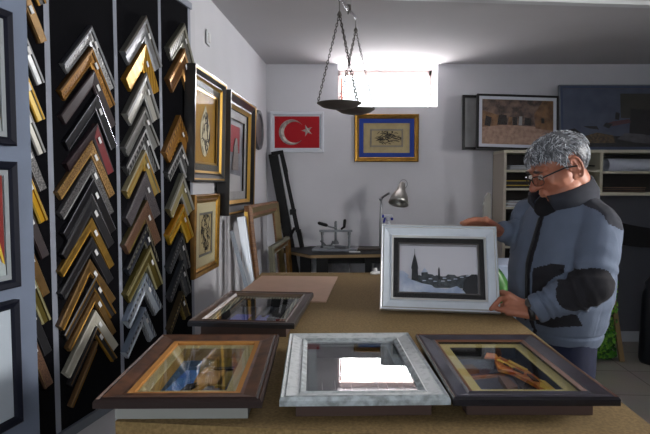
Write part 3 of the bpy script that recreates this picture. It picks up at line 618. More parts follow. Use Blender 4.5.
# ------------------------------------------------------------------ hanging scales
E1=V((.05,1.9,1.955)); E2=V((.123,2.2,1.985)); MC=(E1+E2)/2+V((0,0,.006))
sc=thing('balance_scale','old balance scale with two dark pans hanging on chains from the ceiling','scale',(MC.x,MC.y,1.58))
mb=MB(); d=(E2-E1)
mb.tube([E1,E1+d*.15+V((0,0,.006)),E1+d*.47+V((0,0,.002)),MC,E1+d*.53+V((0,0,.002)),E1+d*.85+V((0,0,.006)),E2],[.006,.0065,.0075,.0095,.0075,.0065,.006],n=8)
build(mb,'beam',chrome,sc,smooth=True)
mb=MB(); mb.box((MC.x,MC.y,MC.z+.002),(.022,.02,.022),bev=.003); mb.tube([MC,MC+V((0,0,-.02))],.003); build(mb,'pivot',darkmetal,sc)
mb=MB()
for dx in (-.008,.01): mb.tube([(MC.x+dx,MC.y,MC.z),(MC.x+dx*1.2,MC.y,CEI-.006)],.0012,n=6)
mb.lathe((MC.x,MC.y,CEI-.012),[(0,0),(.02,0),(.024,.012),(0,.012)],n=14)
build(mb,'ceiling_hanger',steel,sc)
for E,zr,rp in ((E1,1.603,.078),(E2,1.623,.0775)):
    mb=MB(); mb.tube([E+V((0,0,-.004)),E+V((0,0,-.04))],.0022,n=6); mb.lathe(E+V((0,0,-.052)),[(0,0),(.009,.0),(.008,.006),(.004,.014),(0,.014)],n=10); build(mb,'hook',darkmetal,sc)
    pan=MB(); c=V((E.x,E.y,zr)); pan.lathe(c,[(0,-.018),(rp*.45,-.017),(rp*.75,-.012),(rp*.93,-.003),(rp,0),(rp*1.01,.002),(rp*.97,.002),(rp*.9,-.001),(rp*.7,-.009),(0,-.013)],n=40); build(pan,'pan',darkmetal,sc,smooth=True)
    for k in range(3):
        a=math.pi+k*2*math.pi/3+(0 if E is E1 else math.pi/3+math.pi*.0); a=[math.pi,math.pi/3*.55,-math.pi/3*.55][k] if E is E1 else [math.pi*.92,-math.pi*.80,0.05][k]
        p0=E+V((0,0,-.047)); p1=c+V((rp*.97*math.cos(a),rp*.97*math.sin(a),.001)); ch=MB(); L=(p1-p0).length; n=int(L/.0105); dd=(p1-p0)/n; dn_=dd.normalized()
        s0=dn_.cross(V((0,1,0))).normalized(); s1=dn_.cross(s0)
        for j in range(n):
            cc=p0+dd*(j+.5); sd=s0 if j%2 else s1
            ring=[cc+dn_*.0072*math.cos(t_)+sd*.0036*math.sin(t_) for t_ in [2*math.pi*i/8 for i in range(8)]]
            nrm=dn_.cross(sd); rs=[]
            for i_ in range(8):
                o_=(ring[i_]-cc).normalized(); rs.append([ring[i_]+o_*.0015,ring[i_]+nrm*.0015,ring[i_]-o_*.0015,ring[i_]-nrm*.0015])
            ch.rings(rs,loop=True)
        build(ch,'chain',mat('dark_chain',(70,66,62),.4,.7),sc)
# ------------------------------------------------------------------ corner desk and its things
DZ=.81
desk=thing('corner_desk','black topped desk with tan edge standing against the back wall','desk',(.2,4.2,0))
poly=[(-.2,4.40),(-.42,4.36),(-.105,3.93),(.75,4.03),(.75,4.49),(-.12,4.49)]
mb=MB(); mb.prism(poly,DZ-.004,DZ); build(mb,'desktop',mat('black_melamine',(16,16,18),.6,spec=.3),desk)
mb=MB(); mb.prism(poly,DZ-.026,DZ-.0042); build(mb,'edge_band',mat('tan_chipboard_edge',(132,110,76),.7),desk)
for x,y in ((-.02,4.04),(.68,4.1),(.68,4.44),(-.16,4.40)):
    mb=MB(); mb.box((x,y,(DZ-.026)/2),(.09,.05,DZ-.026),bev=.003); build(mb,'leg',black,desk)
mb=MB(); mb.box((.33,4.12,DZ-.06),(.66,.02,.06)); mb.box((.33,4.08,.6),(.05,.03,.35)); build(mb,'apron',black,desk)
# metal plate + press
pr=thing('corner_press','grey metal mitre press with two posts and clamp levers on the desk','press',(.03,4.27,DZ))
mb=MB(); mb.prism([(-.10,4.14),(.24,4.12),(.28,4.36),(-.06,4.40)],DZ+.0,DZ+.018); build(mb,'base_plate',mat('grey_plate',(120,122,128),.35,.7),pr)
pz=DZ+.018
gm=mat('cast_grey',(118,122,126),.4,.6)
mb=MB()
for x in (-.02,.19): mb.lathe((x,4.22,pz),[(0,0),(.016,0),(.016,.012),(.009,.02),(.009,.1),(.013,.105),(.013,.125),(0,.125)],n=14)
build(mb,'post',gm,pr,smooth=False)
mb=MB(); mb.box((.085,4.22,pz+.133),(.26,.024,.018),bev=.003); build(mb,'crossbar',gm,pr)
mb=MB(); mb.tube([(.085,4.22,pz+.15),(.085,4.22,pz+.05)],.011,n=10); mb.lathe((.085,4.22,pz+.03),[(0,0),(.024,0),(.024,.012),(.012,.03),(0,.03)],n=14)
mb.tube([(.085,4.22,pz+.14),(.085,4.22,pz+.2)],.012,n=10); build(mb,'spindle',gm,pr,smooth=True)
mb=MB(); mb.tube([(.085,4.2,pz+.155),(.03,4.19,pz+.17),(.0,4.19,pz+.185)],.006); lv_=build(mb,'lever',gm,pr)
mb=MB(); mb.tube([(.01,4.19,pz+.18),(-.045,4.18,pz+.197)],.013); mb.tube([(.13,4.21,pz+.15),(.15,4.21,pz+.165),(.155,4.21,pz+.215)],[.008,.011,.012]); build(mb,'lever_grip',black,lv_,smooth=True)
mb=MB(); mb.box((.02,4.2,pz+.012),(.10,.03,.024),rz=.5,bev=.003); mb.box((.12,4.2,pz+.01),(.1,.03,.02),rz=-.5,bev=.003); mb.tube([(.0,4.17,pz+.03),(-.03,4.15,pz+.06)],.008); mb.tube([(.05,4.18,pz+.02),(.06,4.17,pz+.055)],.007); build(mb,'mitre_fence',gm,pr)
mb=MB(); mb.box((.225,4.085,DZ+.003),(.085,.03,.006)); tag(build(mb,'paper_tag',paper),'small white paper strip lying on the black desk edge','paper')
# desk lamp
lp=thing('desk_lamp','silver workshop desk lamp with bell shade and wire loop handle','lamp',(.42,4.25,DZ))
mb=MB(); mb.box((.36,4.27,DZ+.008),(.24,.14,.014),bev=.004); build(mb,'base',mat('dark_wood_board',(58,48,40),.5),lp)
lb=ony(380,246,4.22); lt=ony(381,199,4.22)
mb=MB(); mb.tube([(lb.x,4.22,DZ+.014),(lt.x,4.22,lt.z)],.0085,n=10); mb.tube([(lb.x+.012,4.24,DZ+.014),(lt.x+.01,4.24,lt.z-.02)],.003,n=6); build(mb,'pole',steel,lp,smooth=True)
nk=ony(389,193,4.18); hd=ony(396,198,4.12)
mb=MB(); mb.tube([(lt.x,4.22,lt.z),(lt.x+.02,4.21,lt.z+.02),(nk.x,4.18,nk.z)],[.012,.009,.009]); mb.ell((lt.x,4.22,lt.z),(.016,.016,.016)); build(mb,'joint',steel,lp,smooth=True)
axd=V((-.22,-.38,-.9)).normalized(); top=ony(401,190,4.17)
rot=axd.to_track_quat('Z','Y').to_matrix()
mb=MB(); mb.lathe(top,[(.02,-.06),(.026,-.055),(.03,-.02),(.034,0),(.045,.02),(.062,.05),(.072,.085),(.078,.115),(.075,.115),(.069,.085),(.058,.05),(.04,.022),(.0,.012)],n=28,rot=rot); build(mb,'shade',mat('brushed_shade',(170,168,162),.32,.75),lp,smooth=True)
mb=MB(); lc=ony(403.5,184,4.17); lr=[]
for k in range(13):
    a=-math.pi*.25+k*math.pi*1.5/12; lr.append((lc.x+.03*math.cos(a),lc.y,lc.z+.034*math.sin(a)))
mb.tube([(top.x,top.y,top.z+.01)]+lr[::-1]+[(top.x+.02,top.y,top.z)],.0035,n=6); build(mb,'handle_loop',steel,lp,smooth=True)
mb=MB(); mb.ell(top+axd*.075,(.028,.028,.028)); build(mb,'bulb',mat('frosted_bulb',(210,210,205),.4),lp,smooth=True)
# spray bottle
pb=ony(388,246,4.3); bt=thing('spray_bottle','white spray bottle with blue trigger beside the desk lamp','bottle',(pb.x,4.3,DZ))
mb=MB(); mb.lathe((pb.x,4.3,DZ),[(0,0),(.034,0),(.036,.01),(.036,.13),(.028,.18),(.014,.21),(.013,.225),(0,.225)],n=20); mb.lathe((pb.x,4.3,DZ+.222),[(0,0),(.018,0),(.016,.03),(0,.03)],n=14); mb.tube([(pb.x-.03,4.3,DZ+.262),(pb.x+.025,4.3,DZ+.262)],.014); build(mb,'bottle_body',mat('white_plastic',(215,218,225),.35),bt,smooth=True)
mb=MB(); mb.tube([(pb.x-.048,4.3,DZ+.262),(pb.x-.034,4.3,DZ+.262)],.013); mb.tube([(pb.x-.025,4.3,DZ+.25),(pb.x-.035,4.3,DZ+.215)],.008); mb.ell((pb.x+.03,4.3,DZ+.24),(.012,.012,.012)); build(mb,'trigger_head',mat('blue_plastic',(40,50,160),.4),bt,smooth=True)
# boxes under the desk
for x,w_,lab in ((.13,.14,'pale carton standing on the floor under the desk press'),(.47,.13,'pale carton standing on the floor under the desk lamp')):
    h_=.76
    mb=MB(); mb.box((x,4.36,h_/2),(w_,.12,h_),bev=.003); mb.box((x,4.299,h_*.86),(w_*.5,.004,h_*.12))
    tag(build(mb,'tall_carton',mat('grey_carton',(150,152,156),.8,rgb2=(110,110,114),vscale=14)),lab,'carton')
# black folding stand leaning in the corner
st=thing('folded_stand','black folded metal stand leaning in the corner left of the desk','stand',(-.3,4.35,0))
A0=ony(273,154,4.465); A1=ony(296,280,4.455)
def ext(a,b,z): t_=(z-a.z)/(b.z-a.z); return a+(b-a)*t_
mb=MB(); mb.bar(A0,ext(A0,A1,.0),.075,.045,up=(0,1,0)); build(mb,'main_rail',black,st)
B0=ony(281,152,4.45); B1=ony(300,240,4.43)
mb=MB(); mb.bar(B0,ext(B0,B1,.35),.03,.02,up=(0,1,0)); build(mb,'thin_rail',black,st)
mb=MB(); mb.bar(A0+V((-.01,-.02,0)),B0+V((.02,-.01,.0)),.03,.03,up=(0,1,0)); c1=ony(287,172,4.44); mb.bar(B0+V((.01,-.01,0)),c1,.018,.018,up=(0,1,0)); k1=ony(293,212,4.43); mb.box(k1,(.05,.04,.045)); mb.bar(c1,k1,.012,.012,up=(0,1,0))
h1=ony(297,232,4.425); mb.bar(k1,h1,.02,.02,up=(0,1,0)); mb.tube([h1+V((-.05,0,-.02)),h1+V((-.02,0,.03)),h1+V((.02,0,.02)),h1+V((.05,0,-.14))],.013); build(mb,'bracket',black,st)
# empty wooden frame leaning by left wall, silver profiles, gold frame
ef=thing('empty_frame','large empty wooden picture frame leaning at the wall corner behind table','frame',(-.42,4.1,0))
def leanM(y0,y1,ztop,off): 
    o=V((XA((y0+y1)/2)+off,(y0+y1)/2,0)); return basis(o,dA,(-.10,0,1))
Me=leanM(3.22,4.22,1.17,.22)
mb=MB(Me); mb.frame(.98,1.2,[(0,0,0),(0,.03,0),(.015,.045,1),(.05,.03,0),(.07,.034,1),(.09,.015,0),(.09,0,0)]); build(mb,'moulding',[woodm,mat('olive_wood',(112,96,60),.5)],ef)
ef2=thing('empty_frame','smaller grey green empty frame standing inside the large wooden one','frame',(-.34,4.0,0))
Me=basis((XA(3.76)+.27,3.76,0),dA,(-.06,0,1))
mb=MB(Me); mb.frame(.72,.93,[(0,0,0),(0,.025,0),(.02,.035,1),(.05,.02,0),(.06,.02,1),(.06,0,0)]); build(mb,'moulding',[mat('grey_green_moulding',(96,94,78),.5),goldd],ef2)
for nm,lab,a,b,r1,m_ in (('silver_moulding_length','bright silver moulding length leaning upright on the left wall',ony(241.5,217,3.10),ony(251,285,3.06),.028,mat('satin_silver',(190,192,196),.3,.7)),
     ('grey_moulding_length','thin grey moulding length leaning left of the bright silver one',ony(231.5,231,2.98),ony(246,285,2.94),.013,mat('grey_profile',(140,146,154),.4,.4)),
     ('gold_moulding_length','narrow gold moulding length leaning behind the bright silver one',ony(246,212,3.17),ony(250,270,3.15),.012,goldline)):
    bb=ext(a,b,.0); mb=MB(); mb.bar(a,bb,r1*1.6,r1*1.4,up=(0,1,0)); dd=(bb-a).normalized(); mb.bar(a+V((.0,-r1*.8,0)),bb+V((0,-r1*.8,0)),r1*.8,r1*.4,up=(0,1,0))
    tag(build(mb,nm,m_),lab,'moulding')
# ------------------------------------------------------------------ shelf unit
XS0,XS1=1.392,2.75; ZS=1.592; YS0,YS1=4.22,4.49; XM=2.153; ZR=1.262
sh=thing('shelf_unit','cream open shelf unit with papers and rolls against the back wall','shelf',((XS0+XS1)/2,4.36,0))
tk_=.022
def sb(x0,x1,z0,z1,name,m=cream,y0=YS0,y1=YS1): mb=MB(); mb.box(((x0+x1)/2,(y0+y1)/2,(z0+z1)/2),(x1-x0,y1-y0,z1-z0)); return build(mb,name,m,sh)
sb(XS0,XS1,ZS-tk_,ZS,'top_board'); 
sb(XS0,XS0+tk_,0,ZS-tk_,'side_panel',mat('beige_side',(172,164,150),.6)); sb(XM-.012,XM+.012,ZR,ZS-tk_,'divider'); sb(XS1-tk_,XS1,ZR-tk_,ZS-tk_,'side_panel')
zl=[1.438,1.295,1.148,.99,.84,.68,.5]
XL1=XM
for z in zl: sb(XS0+tk_,XL1-.012 if z>ZR else XL1-.3,z-.016,z,'shelf_board')
sb(XL1-.3,XL1-.278,0,ZR-.03,'divider')
sb(XM+.012,XS1-tk_,1.427-.016,1.427,'shelf_board'); sb(XL1-.3,XS1,ZR-.024,ZR,'shelf_board')
sb(XS0,XL1-.28,.3,ZS,'back_panel',mat('dark_back_panel',(48,44,42),.8),y0=YS1,y1=YS1+.006); sb(XL1-.28,XS1,ZR-.02,ZS,'back_panel',mat('dark_back_panel',(48,44,42),.8),y0=YS1,y1=YS1+.006)
# sheets etc on shelves
def stack(name,lab,x0,x1,z,n,cols,th=.006,cat='paper stack',y0=4.25,y1=4.46,seed=1,group=None):
    r=random.Random(seed); mb=MB()
    for k in range(n):
        e=r.uniform(-.012,.012); mb.box(((x0+x1)/2+e,(y0+y1)/2+r.uniform(-.01,.01),z+th*(k+.5)),(x1-x0-abs(e),y1-y0,th*.8),m=k%len(cols),rz=r.uniform(-.02,.02))
    tag(build(mb,name,cols),lab,cat,group)
gsh=mat('grey_sheets',(150,148,145),.8); ysh=mat('yellow_sheet',(176,150,40),.7); bsh=mat('black_sheets',(30,30,33),.7); wsh=mat('white_sheets',(200,205,214),.8); brs=mat('brown_sheets',(110,84,66),.8)
stack('paper_stack','loose grey white paper pile on the top left shelf',1.45,1.85,1.438,6,[gsh,wsh],seed=2)
stack('card_stack','black card pile topped by one yellow sheet on second left shelf',1.43,2.05,1.295,7,[bsh,bsh,ysh,bsh],seed=3,th=.009,cat='card stack')
stack('paper_stack','white paper ream pile on the third left shelf beside the man',1.43,1.95,1.148,6,[wsh,gsh,wsh],seed=4,th=.008)
stack('card_stack','dark card pile on the lower shelf just above the held picture',1.43,1.8,.84,8,[bsh,bsh,brs],seed=5,cat='card stack')
stack('card_stack','dark brown card pile on the low shelf behind the held picture',1.43,1.8,.68,6,[bsh,brs],seed=8,cat='card stack')
stack('card_stack','brown card sheets on the lower right shelf',2.18,2.52,ZR,5,[brs,bsh],seed=6,th=.008,cat='card stack')
def roll(name,lab,c,r_,L,m_,cat='roll',ax=V((1,0,0))):
    rot=ax.normalized().to_track_quat('Z','Y').to_matrix()
    mb=MB(); mb.lathe(c,[(r_*.86,0),(r_,0),(r_,L),(r_*.86,L),(r_*.86,0.001)],n=28,rot=rot,cap=False); return tag(build(mb,name,m_,smooth=False),lab,cat)
roll('paper_roll','white paper roll lying on the upper right shelf',(2.24,4.33,1.427+.052),.052,.48,mat('roll_paper',(190,196,210),.7),ax=V((1,.15,0)))
mb=MB(); mb.tube([(1.9,4.27,1.438+.02+.02),(2.12,4.27,1.47)],.006,n=6)
tag(build(mb,'metal_rod',black),'thin black rod resting on the upper shelf behind the head','rod')
roll('cable_roll','black roll lying on the fourth left shelf behind the arm',(1.52,4.255,.99+.052),.05,.2,bsh,ax=V((.2,1,0)))
# pictures on the shelf
def sh_pic(lab,TLp,BLp,wd,h_,y0,fm,mg,name,artb,art,artm,fw,border,roll_=0,tilt=.12):
    M=basis(((BLp[0]+wd/2),y0,ZS+.001),(1,0,roll_),(0,tilt,1))
    return picture(name,lab,'picture',M,wd,h_,fw,[(0,0,0),(0,.03,0),(.006,.032,0),(fw,.026,0),(fw,0,0)],fm,mats_border=((border,mg,.012),),art_back=artb,artz=.01,art=art,artm=artm,glassz=.024,gl=glass('dull_glass',ior=1.3))
cav=mat('cave_print',(132,106,92),.6,rgb2=(60,48,44),vscale=16); cfl=mat('cave_floor_print',(172,140,120),.6,rgb2=(140,112,94),vscale=30); cor=mat('cave_orange_print',(140,102,66),.6,rgb2=(96,68,44),vscale=18); cdk=mat('cave_dark_print',(36,28,26),.6); cwh=mat('cave_white_print',(150,150,150),.6)
sh_pic('black framed cave village photograph with white mat standing on the shelf',0,(1.185,),.64,.435,4.27,[bk1],mat('white_photo_mat',(196,200,210),.8),'photo_picture',cav,
 [(1,.0,.001,[(0,0),(1,0),(1,.36),(.7,.43),(.3,.44),(0,.38)]),(2,.0,.001,[(0,.38),(.3,.44),(.28,.64),(0,.76)]),(2,.001,.001,[(.76,.38),(1,.34),(1,1),(.86,1),(.74,.7)]),(3,.002,.001,[(.04,.42),(.12,.4),(.14,.6),(.06,.64)]),(3,.002,.001,[(.22,.44),(.36,.45),(.35,.66),(.24,.66)]),(3,.002,.001,[(.44,.44),(.5,.44),(.5,.62),(.44,.62)]),(4,.002,.001,[(.52,.44),(.57,.44),(.57,.64),(.53,.64)]),(3,.002,.001,[(.6,.45),(.7,.44),(.7,.6),(.61,.62)]),(2,.002,.001,[(.37,.44),(.43,.44),(.43,.62),(.38,.62)]),(3,.003,.001,[(.84,.5),(.88,.5),(.88,.6),(.84,.62)])],
 [cfl,cor,cdk,cwh],.016,.024,roll_=-.03)
mb=MB(basis((1.385,4.33,ZS+.001),(1,0,-.02),(0,.13,1))); mb.frame(.59,.44,[(0,0,0),(0,.028,0),(.02,.026,0),(.02,0,0)]); mb.box((0,.22,.006),(.56,.4,.006),m=1)
tag(build(mb,'photo_picture',[bk1,mirror_grey]),'black framed picture peeking out behind the cave photograph','picture')
g1=mat('dim_wall_print',(84,92,112),.6,rgb2=(70,78,98),vscale=8); g2=mat('dark_wood_print',(34,30,32),.6); g3=mat('olive_panel_print',(60,58,50),.6); g4=mat('grain_print',(110,88,56),.6,rgb2=(60,48,34),vscale=60); g5=mat('grey_cloth_print',(92,92,96),.6,rgb2=(70,70,74),vscale=20); g6=mat('dusty_rose_print',(92,58,62),.6)
sh_pic('wide grey blue still life print with thin pale edge, at right on shelf',0,(1.87,),.86,.525,4.34,[mat('thin_grey_edge',(110,116,126),.5)],mat('dull_blue_strip',(70,80,104),.8),'still_life_picture',g1,
 [(1,.0,.001,[(.0,.0),(1,0),(1,.16),(.4,.2),(0,.12)]),(2,.0,.001,[(.58,.5),(1,.5),(1,.92),(.58,.92)]),(1,.001,.001,[(.66,.2),(1,.2),(1,.62),(.68,.66)]),(3,.002,.001,[(.2,.07),(.52,.07),(.5,.2),(.34,.25),(.22,.19)]),(4,.003,.001,[(.54,.14),(.62,.24),(.8,.22),(1,.12),(1,.04),(.7,.08)]),(1,.002,.001,[(.04,.2),(.16,.16),(.18,.24),(.12,.32),(.06,.3)]),(1,.002,.001,[(.2,.36),(.26,.32),(.36,.3),(.34,.36)]),(5,.002,.001,[(.44,.4),(.5,.36),(.68,.42),(.66,.48),(.5,.44)]),(1,.002,.001,[(.4,.36),(.46,.32),(.5,.4),(.43,.42)]),(1,.003,.001,[(.52,.48),(.56,.46),(.57,.58),(.53,.6)])],
 [g2,g3,g4,g5,g6],.008,.02,tilt=.1)
# boards leaning left of shelf
for nm,lab,px0,px1,y,ztop,m_ in (('leaning_board','pale grey round-topped board leaning against the shelf side',485,492.5,4.12,1.25,mat('pale_grey_board',(160,158,150),.7)),('leaning_board','short tan board leaning left of the grey round-topped one',479,485,4.05,1.06,mat('tan_board',(150,140,118),.7))):
    a=ony(px0,230,y).x; b=ony(px1,230,y).x; M=basis(((a+b)/2,y,0),(1,0,0),(0,.06,1)); mb=MB(M); w_=(b-a)/2
    L_=ztop/math.cos(math.atan(.06)); mb.prism([(-w_,0),(w_,0),(w_,L_),(w_*.3,L_+.01),(-w_*.4,L_-.02),(-w_,L_-.1)],-.01,.02); tag(build(mb,nm,m_),lab,'board')
# dark boards under right shelf
mb=MB(basis((2.32,4.485,.092),(1,0,0),(0,0,1))); mb.box((0,.57,.0),(.86,1.14,.012)); tag(build(mb,'leaning_sheet',mat('dim_grey_panel',(74,76,84),.6)),'large dim grey panel leaning below the right shelf','sheet')
mb=MB(basis((2.2,4.05,0),(1,0,-.0),(0,.16,1))); mb.prism([(-.20,.0),(-.02,.0),(-.30,.62),(-.42,.72),(-.42,.5)],-.008,.008)
tag(build(mb,'black_board',black),'black triangular board leaning beside the green foliage','board')
mb=MB(basis((2.3,4.30,0),(1,0,0),(0,.10,1))); pl=[]
for k in range(13): u=k/12; pl.append((-.38+.98*u,1.21-.26*u-.06*math.sin(u*math.pi)))
for k in range(13): u=1-k/12; pl.append((-.38+.98*u,1.05-.22*u-.1*math.sin(u*math.pi)))
mb.prism(pl,-.004,.006); 
tag(build(mb,'black_strip',black),'curved black strip hanging across the grey panel under shelf','strip')
dsk=ony(646,300,3.95); mb=MB(); mb.lathe((dsk.x+.07,3.95,0),[(0,0),(.09,0),(.1,.03),(.09,.5),(.07,.56),(.075,.6),(.03,.66),(.03,.74),(0,.74)],n=20)
tag(build(mb,'floor_canister',mat('dark_canister',(26,30,36),.4),smooth=True),'dark canister on the floor at right edge before the grey panel','canister')
# wood stick leaning + green wall of leaves
a=ony(611,286,4.0); b=ony(619,349,3.98); b=ext(a,b,0.0); b.x=ony(620.5,352,4.0).x
mb=MB(); mb.bar(a,b,.035,.02,up=(0,1,0)); tag(build(mb,'wooden_batten',mat('pale_pine',(122,100,62),.6)),'narrow pine batten leaning beside the green foliage','batten')
gr=thing('foliage_panel','artificial green leaf panel standing on the floor behind the man','foliage panel',(1.98,4.0,0))
gx0=ony(590,340,3.98).x; gx1=ony(616,340,3.98).x
mb=MB(); mb.box(((gx0+gx1)/2,4.04,.29),(gx1-gx0,.02,.58)); build(mb,'backing',mat('dark_green_mesh',(20,44,14),.8),gr)
r=random.Random(11); mb=MB()
for k in range(1500):
    x=r.uniform(gx0,gx1); z=r.uniform(.01,.6); y=4.025-r.uniform(0,.05); a=r.uniform(0,6.28); s_=r.uniform(.012,.022); d1=V((math.cos(a),r.uniform(-.6,.2),math.sin(a))).normalized(); d2=d1.cross(V((0,-1,.3))).normalized()
    c=V((x,y,max(z,.03))); i=mb.pts([c-d1*s_,c+d2*s_*.6+V((0,-.004,0)),c+d1*s_,c-d2*s_*.6+V((0,-.004,0))]); mb.face((i,i+1,i+2,i+3),k%3)
o=build(mb,'leaves',[mat('leaf_green',(60,130,24),.6),mat('leaf_lime',(104,160,40),.6),mat('leaf_dark',(34,84,18),.6)],gr); o['kind']='stuff'
# pale blue box and green leaf behind held picture
mb=MB(); mb.box((1.02,2.95,.45),(.26,.3,.9),bev=.006); tag(build(mb,'tall_box',mat('pale_blue_card',(170,184,206),.7)),'tall pale blue box standing on the floor behind the held picture','box')
pt=thing('potted_plant','single broad green leaf plant between the held picture and pale box','plant',(.80,2.42,0))
mb=MB(); mb.lathe((.80,2.42,0),[(0,0),(.07,0),(.09,.16),(.095,.17),(.08,.17),(.075,.15),(0,.15)],n=20); build(mb,'pot',mat('brown_pot',(100,60,40),.7),pt,smooth=True)
mb=MB(); mb.tube([(.80,2.42,.15),(.80,2.42,.5),(.795,2.42,.74)],[.008,.006,.005],n=8); build(mb,'stem',mat('stem_green',(60,100,40),.6),pt,smooth=True)
mb=MB(); rs=[]
for k in range(11):
    u=k/10; wv=.055*math.sin(math.pi*min(1,u*.95+.03))**.7+.001; z=.72+.25*u; x=.80-.05*u*u
    rs.append([(x-wv,2.42+.01,z),(x-wv*.5,2.412,z),(x,2.404+.004,z),(x+wv*.5,2.412,z),(x+wv,2.42+.01,z),(x+wv*.5,2.416,z),(x,2.410+.004,z),(x-wv*.5,2.416,z)])
mb.rings(rs); build(mb,'leaf',mat('broad_leaf',(64,120,52),.4),pt,smooth=True)
#MAN_START
# ------------------------------------------------------------------ the man
def melt(mb,voxel,iters,factor=.5):
    import bmesh
    me=bpy.data.meshes.new('tmp'); me.from_pydata([tuple(p) for p in mb.v],[],mb.f); me.update()
    bm=bmesh.new(); bm.from_mesh(me); bmesh.ops.recalc_face_normals(bm,faces=bm.faces); bm.to_mesh(me); bm.free()
    o=bpy.data.objects.new('tmp',me); COL.objects.link(o)
    a=o.modifiers.new('r','REMESH'); a.mode='VOXEL'; a.voxel_size=voxel
    if iters: b=o.modifiers.new('s','SMOOTH'); b.iterations=iters; b.factor=factor
    bpy.context.view_layer.update(); dg=bpy.context.evaluated_depsgraph_get(); ev=o.evaluated_get(dg).to_mesh()
    vs=[v.co.copy() for v in ev.vertices]; fs=[tuple(p.vertices) for p in ev.polygons]
    o.evaluated_get(dg).to_mesh_clear(); bpy.data.objects.remove(o); bpy.data.meshes.remove(me)
    return vs,fs
def skinned(name,vs,fs,mats,parent,zone=None,disp=None):
    o0=W[parent.name]; me=bpy.data.meshes.new(name); me.from_pydata([tuple(p-o0) for p in vs],[],fs)
    me.update()
    if disp:
        nn=[v.normal.copy() for v in me.vertices]
        for v,n_ in zip(me.vertices,nn): v.co=v.co+n_*disp(v.co+o0,n_)
        me.update()
    for m in mats: me.materials.append(m)
    me.polygons.foreach_set('use_smooth',[True]*len(me.polygons))
    if zone:
        for p in me.polygons: p.material_index=zone(p.center+o0,p.normal)
    o=bpy.data.objects.new(name,me); COL.objects.link(o); o.parent=parent; W[o.name]=o0; return o
FA=R(22)                                   # body heading: facing -X, turned a little to the camera
fd=V((-math.cos(FA),-math.sin(FA),0)); ld=V((math.sin(FA),-math.cos(FA),0)) # forward, his left
man=thing('person','grey-haired man with glasses in grey fleece jacket holding up the white picture','person',(.90,1.98,0))
BC=V((.875,1.975,0))
def bodyp(l,f,z): return BC+ld*l+fd*f+V((0,0,z))
# head frame
HA=R(7); HP=R(25)
hf=V((-math.cos(HA)*math.cos(HP),-math.sin(HA)*math.cos(HP),-math.sin(HP)))
hl=V((math.sin(HA),-math.cos(HA),0)); hu=hf.cross(hl).normalized()
if hu.z<0: hu=-hu
HC=ony(558,168,1.93)
Hrot=Matrix((hf,hl,hu)).transposed()        # local x fwd, y left, z up
def H(x,y,z): return HC+hf*x+hl*y+hu*z
# joints
lsh=bodyp(.150,-.005,1.18); lel=ony(592,285,1.745); lwr=ony(533,310,1.80)
rsh=bodyp(-.17,.0,1.20); rel=ony(541,236,2.16); rwr=ony(497,231,2.06)
neck0=bodyp(0,-.02,1.26)
skin=MB()
# head
def he(c,r_,rot=None): skin.ell(H(*c),r_,rot=(Hrot@rot if rot else Hrot),n=18,k=12)
he((-.012,0,.030),(.098,.076,.080)); he((.02,0,-.02),(.072,.064,.085)); he((.034,0,-.07),(.05,.05,.045)); he((.068,0,-.098),(.022,.028,.018)); he((.01,.038,-.072),(.05,.024,.03)); he((.01,-.038,-.072),(.05,.024,.03))
for s in (-1,1):
    he((.078,s*.033,.026),(.018,.03,.009)); he((.060,s*.040,-.026),(.018,.016,.018)); he((.098,s*.014,-.03),(.012,.009,.009))
    he((.083,s*.033,.003),(.012,.017,.010))
    he((-.012,s*.078,-.010),(.017,.007,.030))
    er=[H(-.014-.020*math.cos(a)*(1 if math.cos(a)>0 else .75),s*(.085+.006*(math.cos(a)>0)),-.004+.034*math.sin(a)-(.004 if math.sin(a)<-.5 else 0)) for a in [-2.3+4.9*k/14 for k in range(15)]]
    skin.tube(er,[.0055]*14+[.006],n=8); he((.002,s*.083,-.036),(.009,.007,.011)); he((.006,s*.080,-.008),(.005,.006,.009))
skin.tube([H(.09,0,.015),H(.102,0,-.006),H(.117,0,-.028)],[.008,.0095,.0125],n=10); he((.112,0,-.033),(.013,.013,.009))
he((.088,0,-.058),(.013,.024,.006)); he((.086,0,-.068),(.012,.021,.0065)); he((.084,0,-.048),(.012,.02,.008))
# neck and torso core
skin.tube([neck0+V((0,0,-.06)),neck0+V((0,0,.02)),H(-.035,0,-.06),H(-.02,0,.0)],[.075,.062,.058,.06],n=16)
skin.tube([bodyp(0,0,1.13),bodyp(0,0,1.0),bodyp(0,0,.86)],[.105,.105,.1],n=16,flat=1.15,up=tuple(ld))
skin.tube([lsh,lel,lwr],[.038,.034,.024],n=10); skin.tube([rsh,rel,rwr],[.038,.034,.024],n=10); skin.tube([lsh,rsh],[.04,.04],n=10)
for s,fx in ((1,.0),(-1,.03)):
    skin.tube([bodyp(.06*s,.02,.86),bodyp(.095*s,.03,.46),bodyp(.11*s,-.01,.10),bodyp(.11*s,.0,.06)],[.07,.05,.036,.035],n=10)
    skin.tube([bodyp(.11*s,-.02,.05),bodyp(.115*s,.12,.045)],[.03,.028],n=10)
# hands
def hand(wr,pc,nrm,width_dir,fingers,thumb,prad=(.042,.013)):
    # palm: flattened tube from wrist to knuckle line; fingers rooted on the knuckle line
    d=(pc-wr).normalized()
    for k in (-1.5,-.5,.5,1.5):
        skin.tube([wr-d*.02+width_dir*k*.012,wr+d*.02+width_dir*k*.016,pc+width_dir*k*.020],[.0155,.0155,.0125],n=8)
    for k,ch in fingers:
        base=pc+width_dir*k*.020-d*.012
        skin.tube([base]+ch,[.011]+[.0098,.0092,.0082][:len(ch)-0] if len(ch)==3 else [.011]+[.0095]*len(ch),n=8)
    skin.tube(thumb,[.014,.0125,.011,.0095][:len(thumb)],n=8)
